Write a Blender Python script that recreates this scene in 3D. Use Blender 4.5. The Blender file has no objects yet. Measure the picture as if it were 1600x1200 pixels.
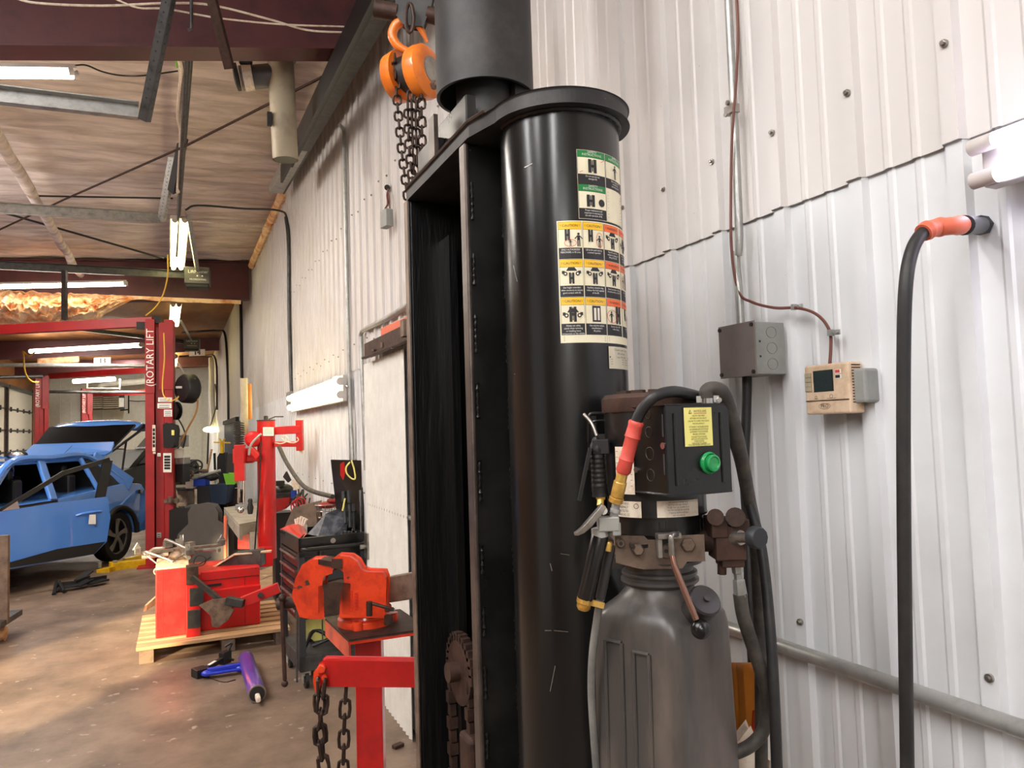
import bpy, math, random
from mathutils import Vector, Matrix, noise
random.seed(7)
V = Vector
sc = bpy.context.scene
# ------------------------------------------------------------------ camera
YAW, PITCH, ROLL, FPX, CH = map(float, (24.5, 3.36, -1.76, 1150, 1.7))
ya, pi_, ro = math.radians(YAW), math.radians(PITCH), math.radians(ROLL)
FW = V((math.sin(ya)*math.cos(pi_), math.cos(ya)*math.cos(pi_), math.sin(pi_)))
r0 = V((math.cos(ya), -math.sin(ya), 0)); u0 = r0.cross(FW)
RT = r0*math.cos(ro)+u0*math.sin(ro); UP = u0*math.cos(ro)-r0*math.sin(ro)
CAM = V((0, 0, CH))
cd = bpy.data.cameras.new('camera'); cam = bpy.data.objects.new('camera', cd)
sc.collection.objects.link(cam); sc.camera = cam
cd.sensor_width = 36; cd.lens = 36*FPX/1600; cd.clip_start = .05; cd.clip_end = 300
m3 = Matrix((RT, UP, -FW)).transposed()
cam.matrix_world = Matrix.Translation(CAM) @ m3.to_4x4()
# ------------------------------------------------------------------ world, sun, exposure
w = bpy.data.worlds.new('world'); sc.world = w; w.use_nodes = True
w.node_tree.nodes['Background'].inputs[0].default_value = (1.0, .93, .86, 1)
w.node_tree.nodes['Background'].inputs[1].default_value = .35
sd = bpy.data.lights.new('sun', 'SUN'); sd.energy = 12; sd.angle = math.radians(1.2); sd.color = (1, .76, .43)
so = bpy.data.objects.new('sun', sd); sc.collection.objects.link(so)
sdir = V((.59, .81, -math.tan(math.radians(15)))).normalized()
so.rotation_euler = sdir.to_track_quat('-Z', 'Y').to_euler(); so.location = (-8, -4, 5)
sc.view_settings.view_transform = 'Standard'; sc.view_settings.look = 'None'
sc.view_settings.gamma = 1; sc.view_settings.exposure = 0.66
def area(name, loc, rot_to, sx, sy, e, col=(1, .95, .88)):
    d = bpy.data.lights.new(name, 'AREA'); d.shape = 'RECTANGLE'; d.size = sx; d.size_y = sy; d.energy = e; d.color = col
    o = bpy.data.objects.new(name, d); sc.collection.objects.link(o); o.location = loc
    o.rotation_euler = V(rot_to).to_track_quat('-Z', 'X').to_euler(); return o
# the shop's ceiling tube rows: two beside and behind the camera, one over each bay; added upward fills among them
CO, WA = (1, .98, .97), (1, .93, .85)
area('tube_row_light', (-1.7, .5, 4.1), (.4, .2, -1), 2.4, .2, 48, CO)
area('tube_row_light', (-2.6, 1.6, 4.1), (.5, .3, -1), 2.4, .2, 54, CO)
area('tube_row_light', (-1.6, -1.6, 4.1), (.3, .3, -1), 2.4, .2, 55, CO)
area('front_wall_light', (-1.1, -2.8, 2.9), (.45, 1, -.25), .25, 1.4, 26, CO)
area('tube_row_light', (-2.4, 5.6, 3.9), (.25, .1, -1), 2.4, .2, 125, WA)
area('tube_row_light', (-2.6, 9.2, 3.9), (.1, .1, -1), 2.4, .2, 95, WA)
area('ceiling_fill', (-2.0, .8, 3.9), (0, .2, 1), 2.4, .2, 14, CO)  # added upward fill lamps, not real fixtures, to brighten the ceiling
area('ceiling_fill', (-2.5, 5.0, 3.8), (.3, 0, 1), 2.4, .2, 26, WA)
area('ceiling_fill', (-3.0, 9.2, 3.8), (.3, 0, 1), 2.4, .2, 20, WA)
area('tube_row_light', (-3.6, 15.0, 4.0), (.1, .05, -1), 2.4, .2, 70, WA)
area('tube_row_light', (-2.2, 21.5, 4.0), (0, .2, -1), 2.4, .2, 120, WA)
area('tube_row_light', (-1.5, 28, 4.0), (0, .4, -1), 2.4, .2, 200, WA)

# ------------------------------------------------------------------ pixel -> place helpers
def ray(px, py): return FW + RT*((px-800)/FPX) - UP*((py-600)/FPX)
def C(px, py, d): return CAM + ray(px, py)*d
def on(ax, v, px, py):
    r = ray(px, py); return CAM + r*((v-CAM[ax])/r[ax])
WX = 1.21
def Wl(px, py, off=0): return on(0, WX-off, px, py)
def Fl(px, py, z=0): return on(2, z, px, py)
def Yp(px, py, y): return on(1, y, px, py)
def Xp(px, py, x): return on(0, x, px, py)

# ------------------------------------------------------------------ materials
def srgb(c):
    return tuple(((x/255)/12.92 if x/255 <= .04045 else ((x/255+.055)/1.055)**2.4) for x in c)+(1,)
MT = {}
def mat(name, col, rough=.5, metal=0, col2=None, sc_=8, amt=.5, bump=0, bsc=60, emit=0, ecol=None, coat=0, stretch=None, spots=None, trans=0, rv=0):
    if name in MT: return MT[name]
    m = bpy.data.materials.new(name); m.use_nodes = True; MT[name] = m
    nt = m.node_tree; b = nt.nodes['Principled BSDF']; N = nt.nodes.new; L = nt.links.new
    c = srgb(col); b.inputs['Base Color'].default_value = c; b.inputs['Roughness'].default_value = rough
    b.inputs['Metallic'].default_value = metal; b.inputs['Coat Weight'].default_value = coat
    if trans: b.inputs['Transmission Weight'].default_value = trans
    if emit:
        b.inputs['Emission Color'].default_value = srgb(ecol or col); b.inputs['Emission Strength'].default_value = emit
    tc = N('ShaderNodeTexCoord'); mp = N('ShaderNodeMapping'); L(tc.outputs['Object'], mp.inputs[0])
    if stretch: mp.inputs['Scale'].default_value = stretch
    c2 = srgb(col2) if col2 else tuple(min(1, x*.82) for x in c[:3])+(1,)
    n = N('ShaderNodeTexNoise'); n.inputs['Scale'].default_value = sc_; n.inputs['Detail'].default_value = 6; n.inputs['Roughness'].default_value = .65
    L(mp.outputs[0], n.inputs[0])
    rp = N('ShaderNodeValToRGB'); rp.color_ramp.elements[0].position = .5-.18/max(amt, .05)*.5; rp.color_ramp.elements[1].position = .5+.22
    rp.color_ramp.elements[0].color = c; rp.color_ramp.elements[1].color = c2
    if not col2: rp.color_ramp.elements[0].position = .35; rp.color_ramp.elements[1].position = .75
    else:
        rp.color_ramp.elements[0].position = .62-.35*amt; rp.color_ramp.elements[1].position = .80-.2*amt
    L(n.outputs[0], rp.inputs[0]); out = rp.outputs[0]
    if spots:
        n2 = N('ShaderNodeTexNoise'); n2.inputs['Scale'].default_value = spots[1]; n2.inputs['Detail'].default_value = 3
        L(tc.outputs['Object'], n2.inputs[0])
        r2 = N('ShaderNodeValToRGB'); r2.color_ramp.elements[0].position = spots[2]; r2.color_ramp.elements[1].position = spots[2]+.04
        mx = N('ShaderNodeMix'); mx.data_type = 'RGBA'; L(n2.outputs[0], r2.inputs[0]); L(r2.outputs[0], mx.inputs[0])
        L(out, mx.inputs[6]); mx.inputs[7].default_value = srgb(spots[0]); out = mx.outputs[2]
    L(out, b.inputs['Base Color'])
    if rv:
        mr = N('ShaderNodeMapRange'); mr.inputs[3].default_value = max(.03, rough-rv); mr.inputs[4].default_value = min(1, rough+rv)
        L(n.outputs[0], mr.inputs[0]); L(mr.outputs[0], b.inputs['Roughness'])
    if bump:
        n3 = N('ShaderNodeTexNoise'); n3.inputs['Scale'].default_value = bsc; n3.inputs['Detail'].default_value = 4
        bp = N('ShaderNodeBump'); bp.inputs['Strength'].default_value = bump; bp.inputs['Distance'].default_value = .004
        L(mp.outputs[0], n3.inputs[0]); L(n3.outputs[0], bp.inputs['Height']); L(bp.outputs[0], b.inputs['Normal'])
    return m
M = {}
def D(k, *a, **kw): M[k] = mat(k, *a, **kw)
D('white_wall', (210, 206, 203), .38, col2=(200, 194, 186), sc_=1.1, amt=.5, spots=((120, 110, 100), 70, .77))
D('white_wall_low', (218, 220, 222), .36, col2=(200, 199, 197), sc_=1.3, amt=.5, spots=((130, 122, 112), 60, .765))
D('white_panel', (224, 222, 215), .45)
D('door_panel', (205, 203, 190), .5)
D('concrete', (128, 108, 92), .5, col2=(84, 68, 56), sc_=1.6, amt=.75, bump=.25, bsc=30, rv=.2, spots=((150, 134, 120), 9, .66))
D('foam', (222, 206, 197), .95, col2=(176, 160, 150), sc_=2.6, amt=.7, bump=1.0, bsc=22, stretch=(.5, 3, 1))
D('foam_orange', (255, 222, 176), .9, col2=(214, 128, 64), sc_=5, amt=.6, bump=.5, bsc=20)
D('plywood', (146, 98, 52), .7, col2=(96, 58, 28), sc_=1.2, amt=.6, stretch=(1, .3, 1))
D('maroon', (88, 44, 46), .55, col2=(66, 34, 38), sc_=3)
D('black_paint', (18, 18, 18), .3, col2=(34, 32, 31), sc_=5, amt=.5, bump=.05, bsc=160, spots=((120, 112, 104), 46, .775), rv=.1)
D('black_pipe', (18, 18, 18), .24, col2=(36, 33, 31), sc_=6, amt=.45, bump=.03, bsc=60, spots=((130, 122, 112), 38, .78), rv=.12, stretch=(1, 1, .35))
D('black_matte', (30, 29, 29), .55, col2=(58, 55, 53), sc_=9, amt=.5, spots=((110, 100, 92), 50, .77))
D('black_grease', (8, 8, 9), .35, col2=(20, 18, 16), sc_=14, amt=.6, bump=.8, bsc=50, stretch=(1, 1, .12))
D('edge_steel', (96, 86, 80), .38, .6, col2=(62, 54, 50), sc_=12, amt=.6)
D('weld', (40, 38, 36), .28, .6)
D('reservoir', (64, 61, 59), .36, col2=(112, 100, 91), sc_=5, amt=.5, bump=.08, bsc=30, spots=((190, 178, 160), 40, .77), rv=.12, stretch=(1, 1, .3))
D('dirty_plastic', (36, 35, 35), .4, col2=(62, 58, 55), sc_=10)
D('rubber', (26, 26, 27), .5, col2=(44, 42, 41), sc_=20)
D('rubber_dusty', (48, 45, 42), .65, col2=(84, 77, 68), sc_=22, amt=.6)
D('clear_hose', (96, 96, 94), .2, col2=(130, 128, 122), sc_=9)
D('dirty_steel', (124, 106, 92), .5, .4, col2=(78, 62, 52), sc_=14, amt=.6, bump=.2)
D('chrome', (205, 205, 205), .22, .95)
D('steel', (165, 160, 154), .32, .85, col2=(120, 112, 104), sc_=15)
D('rust_steel', (74, 52, 42), .6, .45, col2=(44, 32, 28), sc_=20, amt=.6, bump=.3)
D('copper_rod', (160, 122, 108), .25, .85)
D('brass', (232, 190, 100), .3, .5, col2=(170, 122, 50), sc_=20)
D('orange', (240, 130, 38), .35, col2=(206, 96, 26), sc_=12, amt=.5, spots=((60, 40, 30), 24, .74), coat=.3)
D('vise_red', (222, 64, 24), .38, col2=(160, 34, 14), sc_=10, amt=.5, bump=.2, bsc=70, spots=((66, 46, 36), 22, .66), coat=.3)
D('bright_red', (188, 20, 18), .35, col2=(156, 12, 14), sc_=6, amt=.4, coat=.3)
D('changer_red', (200, 18, 18), .4, col2=(172, 40, 34), sc_=8, amt=.5, spots=((90, 66, 56), 20, .72))
D('lift_red', (152, 8, 11), .5, col2=(124, 6, 9), sc_=3, amt=.5)
D('sleeve_red', (206, 78, 66), .5, col2=(176, 62, 52), sc_=30)
D('sleeve_orange', (222, 108, 78), .5)
D('green', (22, 150, 78), .35, coat=.3)
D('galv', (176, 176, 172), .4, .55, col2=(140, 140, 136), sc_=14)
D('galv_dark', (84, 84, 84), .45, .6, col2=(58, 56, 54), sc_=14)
D('grey_box', (142, 144, 140), .5, col2=(122, 122, 118), sc_=10)
D('opener_grey', (84, 84, 81), .5); D('grey_cover', (116, 106, 101), .55, col2=(104, 94, 90), sc_=16)
D('beige', (214, 188, 160), .5, col2=(178, 146, 116), sc_=24, amt=.5, spots=((120, 96, 76), 40, .70))
D('lcd', (46, 56, 56), .2)
D('lcd_dark', (24, 30, 30), .3)
D('cable_brown', (112, 66, 56), .5)
D('white', (232, 230, 222), .5)
D('cream', (236, 228, 196), .5)
D('paper', (226, 214, 196), .6, col2=(200, 176, 150), sc_=40)
D('ink', (26, 24, 24), .5)
D('sign_green', (24, 128, 60), .4)
D('sign_yellow', (250, 196, 24), .4)
D('sign_orange', (244, 110, 52), .4)
D('sign_red', (206, 60, 60), .5)
D('sign_plate', (214, 206, 182), .35, .2)
D('label_yellow', (240, 232, 132), .45)
D('tube_on', (255, 250, 238), .4, emit=16, ecol=(255, 244, 226))
D('tube_warm', (255, 246, 200), .4, emit=9, ecol=(255, 240, 170))
D('tube_cool', (250, 250, 255), .4, emit=8, ecol=(232, 226, 255))
D('fixture', (206, 200, 196), .45)
D('pvc', (168, 156, 132), .5, col2=(142, 130, 108), sc_=6)
D('duct_grey', (92, 92, 94), .5)
D('car_blue', (74, 128, 206), .25, col2=(68, 122, 200), sc_=1, coat=1)
D('car_dark', (40, 42, 38), .6)
D('trim_black', (18, 18, 19), .5)
D('glass', (12, 14, 16), .12); D('glass_dim', (10, 11, 12), .5)
D('tire', (24, 23, 23), .7)
D('wood', (190, 152, 112), .7, col2=(140, 104, 74), sc_=6, amt=.6, stretch=(.4, 5, 5), spots=((90, 66, 48), 16, .72))
D('wood_grey', (112, 94, 80), .75, col2=(80, 66, 56), sc_=8)
D('yellow', (226, 180, 20), .4, col2=(190, 146, 16), sc_=8)
D('fabric_grey', (78, 74, 72), .95, bump=.3, bsc=200)
D('table_grey', (164, 156, 144), .5, col2=(126, 114, 102), sc_=8)
D('purple', (92, 54, 150), .3, col2=(56, 44, 128), sc_=12, amt=.5, coat=.5)
D('blue_tool', (34, 56, 190), .35)
D('bin_blue', (22, 44, 70), .5)
D('blue_bright', (30, 70, 180), .5)
D('lime', (120, 196, 50), .5)
D('bag', (58, 62, 70), .35, col2=(110, 112, 118), sc_=16, amt=.45)
D('amber', (176, 104, 22), .5)
D('hose_yellow', (226, 180, 50), .5)
D('hose_tan', (166, 120, 70), .5)
D('charcoal', (40, 42, 46), .5)
D('chain_rust', (66, 50, 42), .5, .5, col2=(42, 32, 28), sc_=30)

# ------------------------------------------------------------------ mesh builder
class MB:
    def __init__(s): s.v = []; s.f = []; s.mi = []; s.sm = []; s.cur = 0
    def add(s, vs, fs, smooth=False):
        o = len(s.v); s.v += [V(p) for p in vs]
        for f in fs: s.f.append([i+o for i in f]); s.mi.append(s.cur); s.sm.append(smooth)
        return s
    def box(s, c, d, rz=0, Mx=None):
        c = V(c); x, y, z = (k/2 for k in d); R = Matrix.Rotation(rz, 3, 'Z') if Mx is None else Mx
        vs = [c+R @ V((a*x, b*y, e*z)) for a in (-1, 1) for b in (-1, 1) for e in (-1, 1)]
        return s.add(vs, [(0, 1, 3, 2), (4, 6, 7, 5), (0, 4, 5, 1), (2, 3, 7, 6), (0, 2, 6, 4), (1, 5, 7, 3)])
    def bx(s, x0, x1, y0, y1, z0, z1): return s.box(((x0+x1)/2, (y0+y1)/2, (z0+z1)/2), (abs(x1-x0), abs(y1-y0), abs(z1-z0)))
    def bar(s, a, b, w, h, up=(0, 0, 1)):
        a, b = V(a), V(b); d = (b-a); L = d.length; d.normalize(); sd_ = d.cross(V(up)).normalized(); u = sd_.cross(d)
        return s.box((a+b)/2, (L, w, h), Mx=Matrix((d, sd_, u)).transposed())
    def tube(s, pts, r, n=10, caps=True, closed=False):
        pts = [V(p) for p in pts]; k = len(pts); rr = r if isinstance(r, (list, tuple)) else [r]*k
        t0 = (pts[1]-pts[0]).normalized(); ref = V((0, 0, 1)) if abs(t0.z) < .9 else V((1, 0, 0)); nrm = t0.cross(ref).normalized()
        vs = []; fs = []
        for i, p in enumerate(pts):
            if closed: t = (pts[(i+1) % k]-pts[i-1]).normalized()
            else: t = (pts[min(i+1, k-1)]-pts[max(i-1, 0)]).normalized()
            nrm = (nrm-t*nrm.dot(t)).normalized(); bn = t.cross(nrm)
            for j in range(n):
                a = 2*math.pi*j/n; vs.append(p+(nrm*math.cos(a)+bn*math.sin(a))*rr[i])
        for i in range(k if closed else k-1):
            for j in range(n):
                a = i*n+j; b = i*n+(j+1) % n; i2 = (i+1) % k; fs.append((a, b, i2*n+(j+1) % n, i2*n+j))
        s.add(vs, fs, True)
        if caps and not closed:
            s.add(vs[:n], [tuple(range(n))[::-1]]); s.add(vs[-n:], [tuple(range(n))])
        return s
    def cyl(s, a, b, r, r2=None, n=24): return s.tube([a, b], [r, r if r2 is None else r2], n)
    def lathe(s, o, ax, prof, n=24, caps=True):   # prof: (radius, height) pairs
        o = V(o); ax = V(ax).normalized(); ref = V((0, 0, 1)) if abs(ax.z) < .9 else V((1, 0, 0)); e1 = ax.cross(ref).normalized(); e2 = ax.cross(e1)
        vs = []; fs = []; k = len(prof)
        for r, h in prof:
            for j in range(n):
                a = 2*math.pi*j/n; vs.append(o+ax*h+(e1*math.cos(a)+e2*math.sin(a))*max(r, 1e-5))
        for i in range(k-1):
            for j in range(n): fs.append((i*n+j, i*n+(j+1) % n, (i+1)*n+(j+1) % n, (i+1)*n+j))
        s.add(vs, fs, True)
        if caps: s.add(vs[:n], [tuple(range(n))[::-1]]); s.add(vs[-n:], [tuple(range(n))])
        return s
    def prism(s, poly, f, dv):   # poly of (u,v), f(u,v)->point, extruded by vector dv
        p = [V(f(u, v)) for u, v in poly]; q = [a+V(dv) for a in p]; n = len(p)
        s.add(p+q, [tuple(range(n)), tuple(range(n, 2*n))[::-1]]+[(i, (i+1) % n, n+(i+1) % n, n+i) for i in range(n)]); return s
    def poly3(s, pts, dv):
        p = [V(a) for a in pts]; q = [a+V(dv) for a in p]; n = len(p)
        s.add(p+q, [tuple(range(n)), tuple(range(n, 2*n))[::-1]]+[(i, (i+1) % n, n+(i+1) % n, n+i) for i in range(n)]); return s
    def ball(s, c, r, n=16, sq=(1, 1, 1)):
        c = V(c); vs = []; fs = []; m = n//2
        for i in range(m+1):
            t = math.pi*i/m
            for j in range(n):
                a = 2*math.pi*j/n; vs.append(c+V((math.sin(t)*math.cos(a)*r*sq[0], math.sin(t)*math.sin(a)*r*sq[1], math.cos(t)*r*sq[2])))
        for i in range(m):
            for j in range(n): fs.append((i*n+j, i*n+(j+1) % n, (i+1)*n+(j+1) % n, (i+1)*n+j))
        return s.add(vs, fs, True)
    def grid(s, f, nu, nv, smooth=True):
        vs = [f(i/nu, j/nv) for j in range(nv+1) for i in range(nu+1)]; W = nu+1
        return s.add(vs, [(j*W+i, j*W+i+1, (j+1)*W+i+1, (j+1)*W+i) for j in range(nv) for i in range(nu)], smooth)
def smooth(pts, k=8):
    pts = [V(p) for p in pts]; P = [pts[0]*2-pts[1]]+pts+[pts[-1]*2-pts[-2]]; o = []
    for i in range(1, len(P)-2):
        for j in range(k):
            t = j/k; a, b, c, d = P[i-1:i+3]
            o.append(.5*((2*b)+(c-a)*t+(2*a-5*b+4*c-d)*t*t+(3*b-a-3*c+d)*t**3))
    return o+[pts[-1]]
def wm(o):
    m = Matrix.LocRotScale(o.location, o.rotation_euler, None); return wm(o.parent) @ m if o.parent else m
def part(name, mb, ma, parent=None, local=False, bev=0, label=None, seg=2):
    me = bpy.data.meshes.new(name); vs = mb.v
    if parent and not local:
        inv = wm(parent).inverted(); vs = [inv @ p for p in vs]
    me.from_pydata([tuple(p) for p in vs], [], mb.f); me.update(); me.set_sharp_from_angle(angle=math.radians(38))
    for x in (ma if isinstance(ma, (list, tuple)) else [ma]): me.materials.append(M[x])
    for p, a, b in zip(me.polygons, mb.mi, mb.sm): p.material_index = a; p.use_smooth = b
    o = bpy.data.objects.new(name, me); sc.collection.objects.link(o)
    if parent: o.parent = parent
    if bev:
        b = o.modifiers.new('bevel', 'BEVEL'); b.width = bev; b.segments = seg; b.limit_method = 'ANGLE'; b.angle_limit = math.radians(40)
    if label: o['label'] = label
    return o
def tag(o, label, cat, group=None, kind=None):
    o['label'] = label; o['category'] = cat
    if group: o['group'] = group
    if kind: o['kind'] = kind
    return o
def thing(name, label, cat, loc, rz=0, group=None):
    o = bpy.data.objects.new(name, None); sc.collection.objects.link(o); o.empty_display_size = .1
    o.location = V(loc); o.rotation_euler = (0, 0, rz); return tag(o, label, cat, group)
def one(name, mb, ma, label, cat, group=None, **k): return tag(part(name, mb, ma, **k), label, cat, group)
def struct(name, mb, ma, parent=None, **k):
    o = part(name, mb, ma, parent, **k)
    if not parent: o['kind'] = 'structure'
    return o
def dup(o, parent=None, loc=None):
    c = o.copy(); sc.collection.objects.link(c); c.parent = parent
    if loc is not None: c.location = loc
    for ch in [k for k in bpy.data.objects if k.parent == o and k != c]: dup(ch, c)
    return c
_tx = {}
def text_geo(s, size):
    if s not in _tx:
        cu = bpy.data.curves.new('t', 'FONT'); cu.body = s; cu.size = 1; cu.align_x = 'CENTER'; cu.resolution_u = 2
        ob = bpy.data.objects.new('t', cu); sc.collection.objects.link(ob)
        me = bpy.data.meshes.new_from_object(ob); _tx[s] = ([(v.co.x, v.co.y) for v in me.vertices], [tuple(p.vertices) for p in me.polygons])
        bpy.data.objects.remove(ob); bpy.data.meshes.remove(me); bpy.data.curves.remove(cu)
    v, f = _tx[s]; return [(x*size, y*size) for x, y in v], f
class Decal:          # flat art laid on a surface: f(u, v, w) -> point; w = height above the surface
    def __init__(s, f, mats): s.f = f; s.mb = MB(); s.m = mats
    def _m(s, k): s.mb.cur = s.m.index(k)
    def rect(s, u0, v0, u1, v1, k, l=1, n=6):
        s._m(k); s.mb.grid(lambda a, b: s.f(u0+(u1-u0)*a, v0+(v1-v0)*b, l*.0003), n, 1, False)
    def poly(s, pts, k, l=2): s._m(k); s.mb.add([s.f(u, v, l*.0003) for u, v in pts], [tuple(range(len(pts)))])
    def disc(s, u, v, r, k, l=2, ry=None): s.poly([(u+r*math.cos(a*math.pi/8), v+(ry or r)*math.sin(a*math.pi/8)) for a in range(16)], k, l)
    def ring(s, u, v, r, t, k, l=3, ry=None):
        s._m(k); ry = ry or r; n = 20; P = [(math.cos(2*math.pi*a/n), math.sin(2*math.pi*a/n)) for a in range(n)]
        s.mb.add([s.f(u+x*r, v+y*ry, l*.0003) for x, y in P]+[s.f(u+x*(r-t), v+y*(ry-t), l*.0003) for x, y in P],
                 [(i, (i+1) % n, n+(i+1) % n, n+i) for i in range(n)])
    def line(s, a, b, t, k, l=3):
        dx, dy = b[0]-a[0], b[1]-a[1]; L = math.hypot(dx, dy); nx, ny = -dy/L*t/2, dx/L*t/2
        s.poly([(a[0]+nx, a[1]+ny), (a[0]-nx, a[1]-ny), (b[0]-nx, b[1]-ny), (b[0]+nx, b[1]+ny)], k, l)
    def text(s, t, u, v, size, k, l=3, sx=1, rot=0):
        s._m(k); vs, fs = text_geo(t, size); c, q = math.cos(rot), math.sin(rot)
        s.mb.add([s.f(u+x*sx*c-y*q, v+x*sx*q+y*c, l*.0003) for x, y in vs], fs)
def plane_map(o, du, dv):
    o = V(o); du = V(du).normalized(); dv = V(dv).normalized(); n = du.cross(dv)
    return lambda u, v, w: o+du*u+dv*v+n*w
def chain_mb(pts, pitch=.03, r=.0032, wd=.0105):
    mb = MB(); pts = smooth(pts, 12); dist = 0; i = 0; P = [pts[0]]; 
    for a, b in zip(pts, pts[1:]):
        L = (b-a).length; t = pitch-dist
        while t <= L: P.append(a+(b-a)*(t/L)); t += pitch
        dist = (dist+L) % pitch
    for k in range(len(P)-1):
        c = (P[k]+P[k+1])/2; d = (P[k+1]-P[k]).normalized(); s1 = d.cross(V((.3, 1, .1))).normalized(); s2 = d.cross(s1)
        s_ = s1 if k % 2 else s2; h = pitch*.66-wd*.35; lp = []
        for j in range(12):
            a = 2*math.pi*j/12; lp.append(c+s_*(wd*math.cos(a))+d*((h-wd*.4 if math.sin(a) > 0 else -(h-wd*.4))*(1 if abs(math.sin(a)) > .1 else 0)+wd*.55*math.sin(a)))
        mb.tube(lp, r, 6, closed=True)
    return mb

# ================================================================== SETTING
LX = -5.0; BY = 34.0; CZ = 4.72; SL = .054
def ceil_z(x): return CZ+SL*(x-WX)
mb = MB(); mb.grid(lambda a, b: V((LX-.3+(WX+.5-LX)*a, -3+(BY+4)*b, .004*noise.noise(V((a*20, b*90, 0))))), 60, 120)
struct('floor', mb, 'concrete')
def corr(y0, y1, z0, z1, off, mb, per=.2, ph=.18):
    # rib profile: one flat-topped major rib and two low ones per period
    prof = [(0, 0), (.004, .016), (.034, .016), (.042, 0), (.084, 0), (.088, .004), (.098, .004), (.104, 0), (.142, 0), (.146, .004), (.156, .004), (.162, 0)]
    ys = []; k = math.floor((y0-ph)/per)-1
    while k*per+ph < y1+per:
        for a, h in prof:
            y = k*per+ph+a
            if y0 <= y <= y1: ys.append((y, h))
        k += 1
    n = len(ys); vs = [V((WX-off-h, y, z)) for z in (z0, z1) for y, h in ys]
    mb.add(vs, [(i+1, i, n+i, n+i+1) for i in range(n-1)])
SEAM = 2.16
mb = MB(); corr(-3, BY, SEAM, 4.9, 0, mb); wr = struct('wall_right', mb, 'white_wall')
mb = MB(); corr(-3, BY, 0, SEAM+.03, -.007, mb); part('lower_liner_panel', mb, 'white_wall_low', wr)
mb = MB(); mb.bx(WX+.03, WX+.1, -3, BY, 0, 4.95); part('wall_core', mb, 'white_wall', wr)
mb = MB()   # screws with washers
for yk in range(0, 40):
    y = .78+.2*yk-.003
    for z in (2.33, 3.3) if yk % 1 == 0 else (2.33,):
        zz = z+.02*math.sin(yk*3.1); mb.cyl((WX-.016, y+.02, zz), (WX-.021, y+.02, zz), .007, n=10); mb.cyl((WX-.02, y+.02, zz), (WX-.026, y+.02, zz), .004, n=6)
    for z in ((1.27,) if yk % 2 == 0 else ()):
        mb.cyl((WX-.009, y+.02, z), (WX-.014, y+.02, z), .007, n=10); mb.cyl((WX-.013, y+.02, z), (WX-.019, y+.02, z), .004, n=6)
part('panel_screws', mb, 'steel', wr)
# marker writing on the panel beside the thermostat
dm = Decal(plane_map(Wl(1357, 566, -.004), (0, -1, 0), (0, 0, 1)), ['ink'])
dm.text('BW', 0, 0, .022, 'ink', rot=.5); dm.text('1·21', .004, -.022, .02, 'ink', rot=.45); part('marker_writing', dm.mb, ['ink'], wr)
# white corrugated sheet door on the wall behind the lift column
mb = MB(); prof = []
for i in range(0, 150): prof.append((4.0+i*.0068, .006*math.cos(i*2*math.pi/9)))
n = len(prof); mb.add([V((WX-.045-h, y, z)) for z in (.0, 2.16) for y, h in prof], [(i+1, i, n+i, n+i+1) for i in range(n-1)], True)
dr = struct('door_1', mb, 'white_panel')
mb = MB(); mb.bx(WX-.06, WX-.03, 4.93, 5.02, .85, 1.02); mb.cyl((WX-.06, 4.97, .93), (WX-.1, 4.97, .93), .015); part('door_latch', mb, 'steel', dr)
# left wall (open door bay near the camera lets the sun in) and its white sectional doors
mb = MB()
for y0, y1, z0, z1 in ((-3, -.7, 0, 4.5), (-.7, 1.9, 3.05, 4.5), (1.9, 23.2, 0, 4.5), (23.2, 33, 3.55, 4.5), (33, BY, 0, 4.5)):
    mb.bx(LX-.15, LX, y0, y1, z0, z1)
mb.bx(LX-.3, LX-.15, 23, 33.2, 0, 4.5); struct('wall_left', mb, 'plywood')  # outer sheet added behind the far doors to stop sun through their gaps
mb = MB(); mb.bx(LX-.15, WX+.1, -3.15, -3, 0, 5); struct('wall_front', mb, 'door_panel')
mb = MB(); mb.bx(LX-.15, WX+.1, BY, BY+.1, 0, 5)
for k in range(17): mb.bx(LX+k*.37, LX+k*.37+.035, BY-.05, BY, 0, 5)
struct('wall_back', mb, 'door_panel')
for k in range(2):
    mb = MB(); y0 = 23.3+k*4.9
    for r_ in range(5): mb.bx(LX-.06, LX, y0, y0+4.6, .02+r_*.7, .68+r_*.7)
    dd = struct('door_%d' % (k+2), mb, 'door_panel', bev=.01)
    mb = MB()
    for r_ in range(1, 5):
        mb.bx(LX, LX+.03, y0, y0+4.6, r_*.7-.03, r_*.7+.01)
        for q in range(4): mb.bx(LX, LX+.05, y0+.6+q*1.1, y0+.66+q*1.1, r_*.7-.08, r_*.7+.07)
    part('door_hinge_rail', mb, 'galv_dark', dd)
    mb = MB(); mb.bx(LX+.01, LX+.08, y0-.12, y0-.02, 0, 3.5); mb.bx(LX+.01, LX+.12, y0-.12, y0+4.7, 3.45, 3.56); part('door_track', mb, 'galv_dark', dd)
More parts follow.
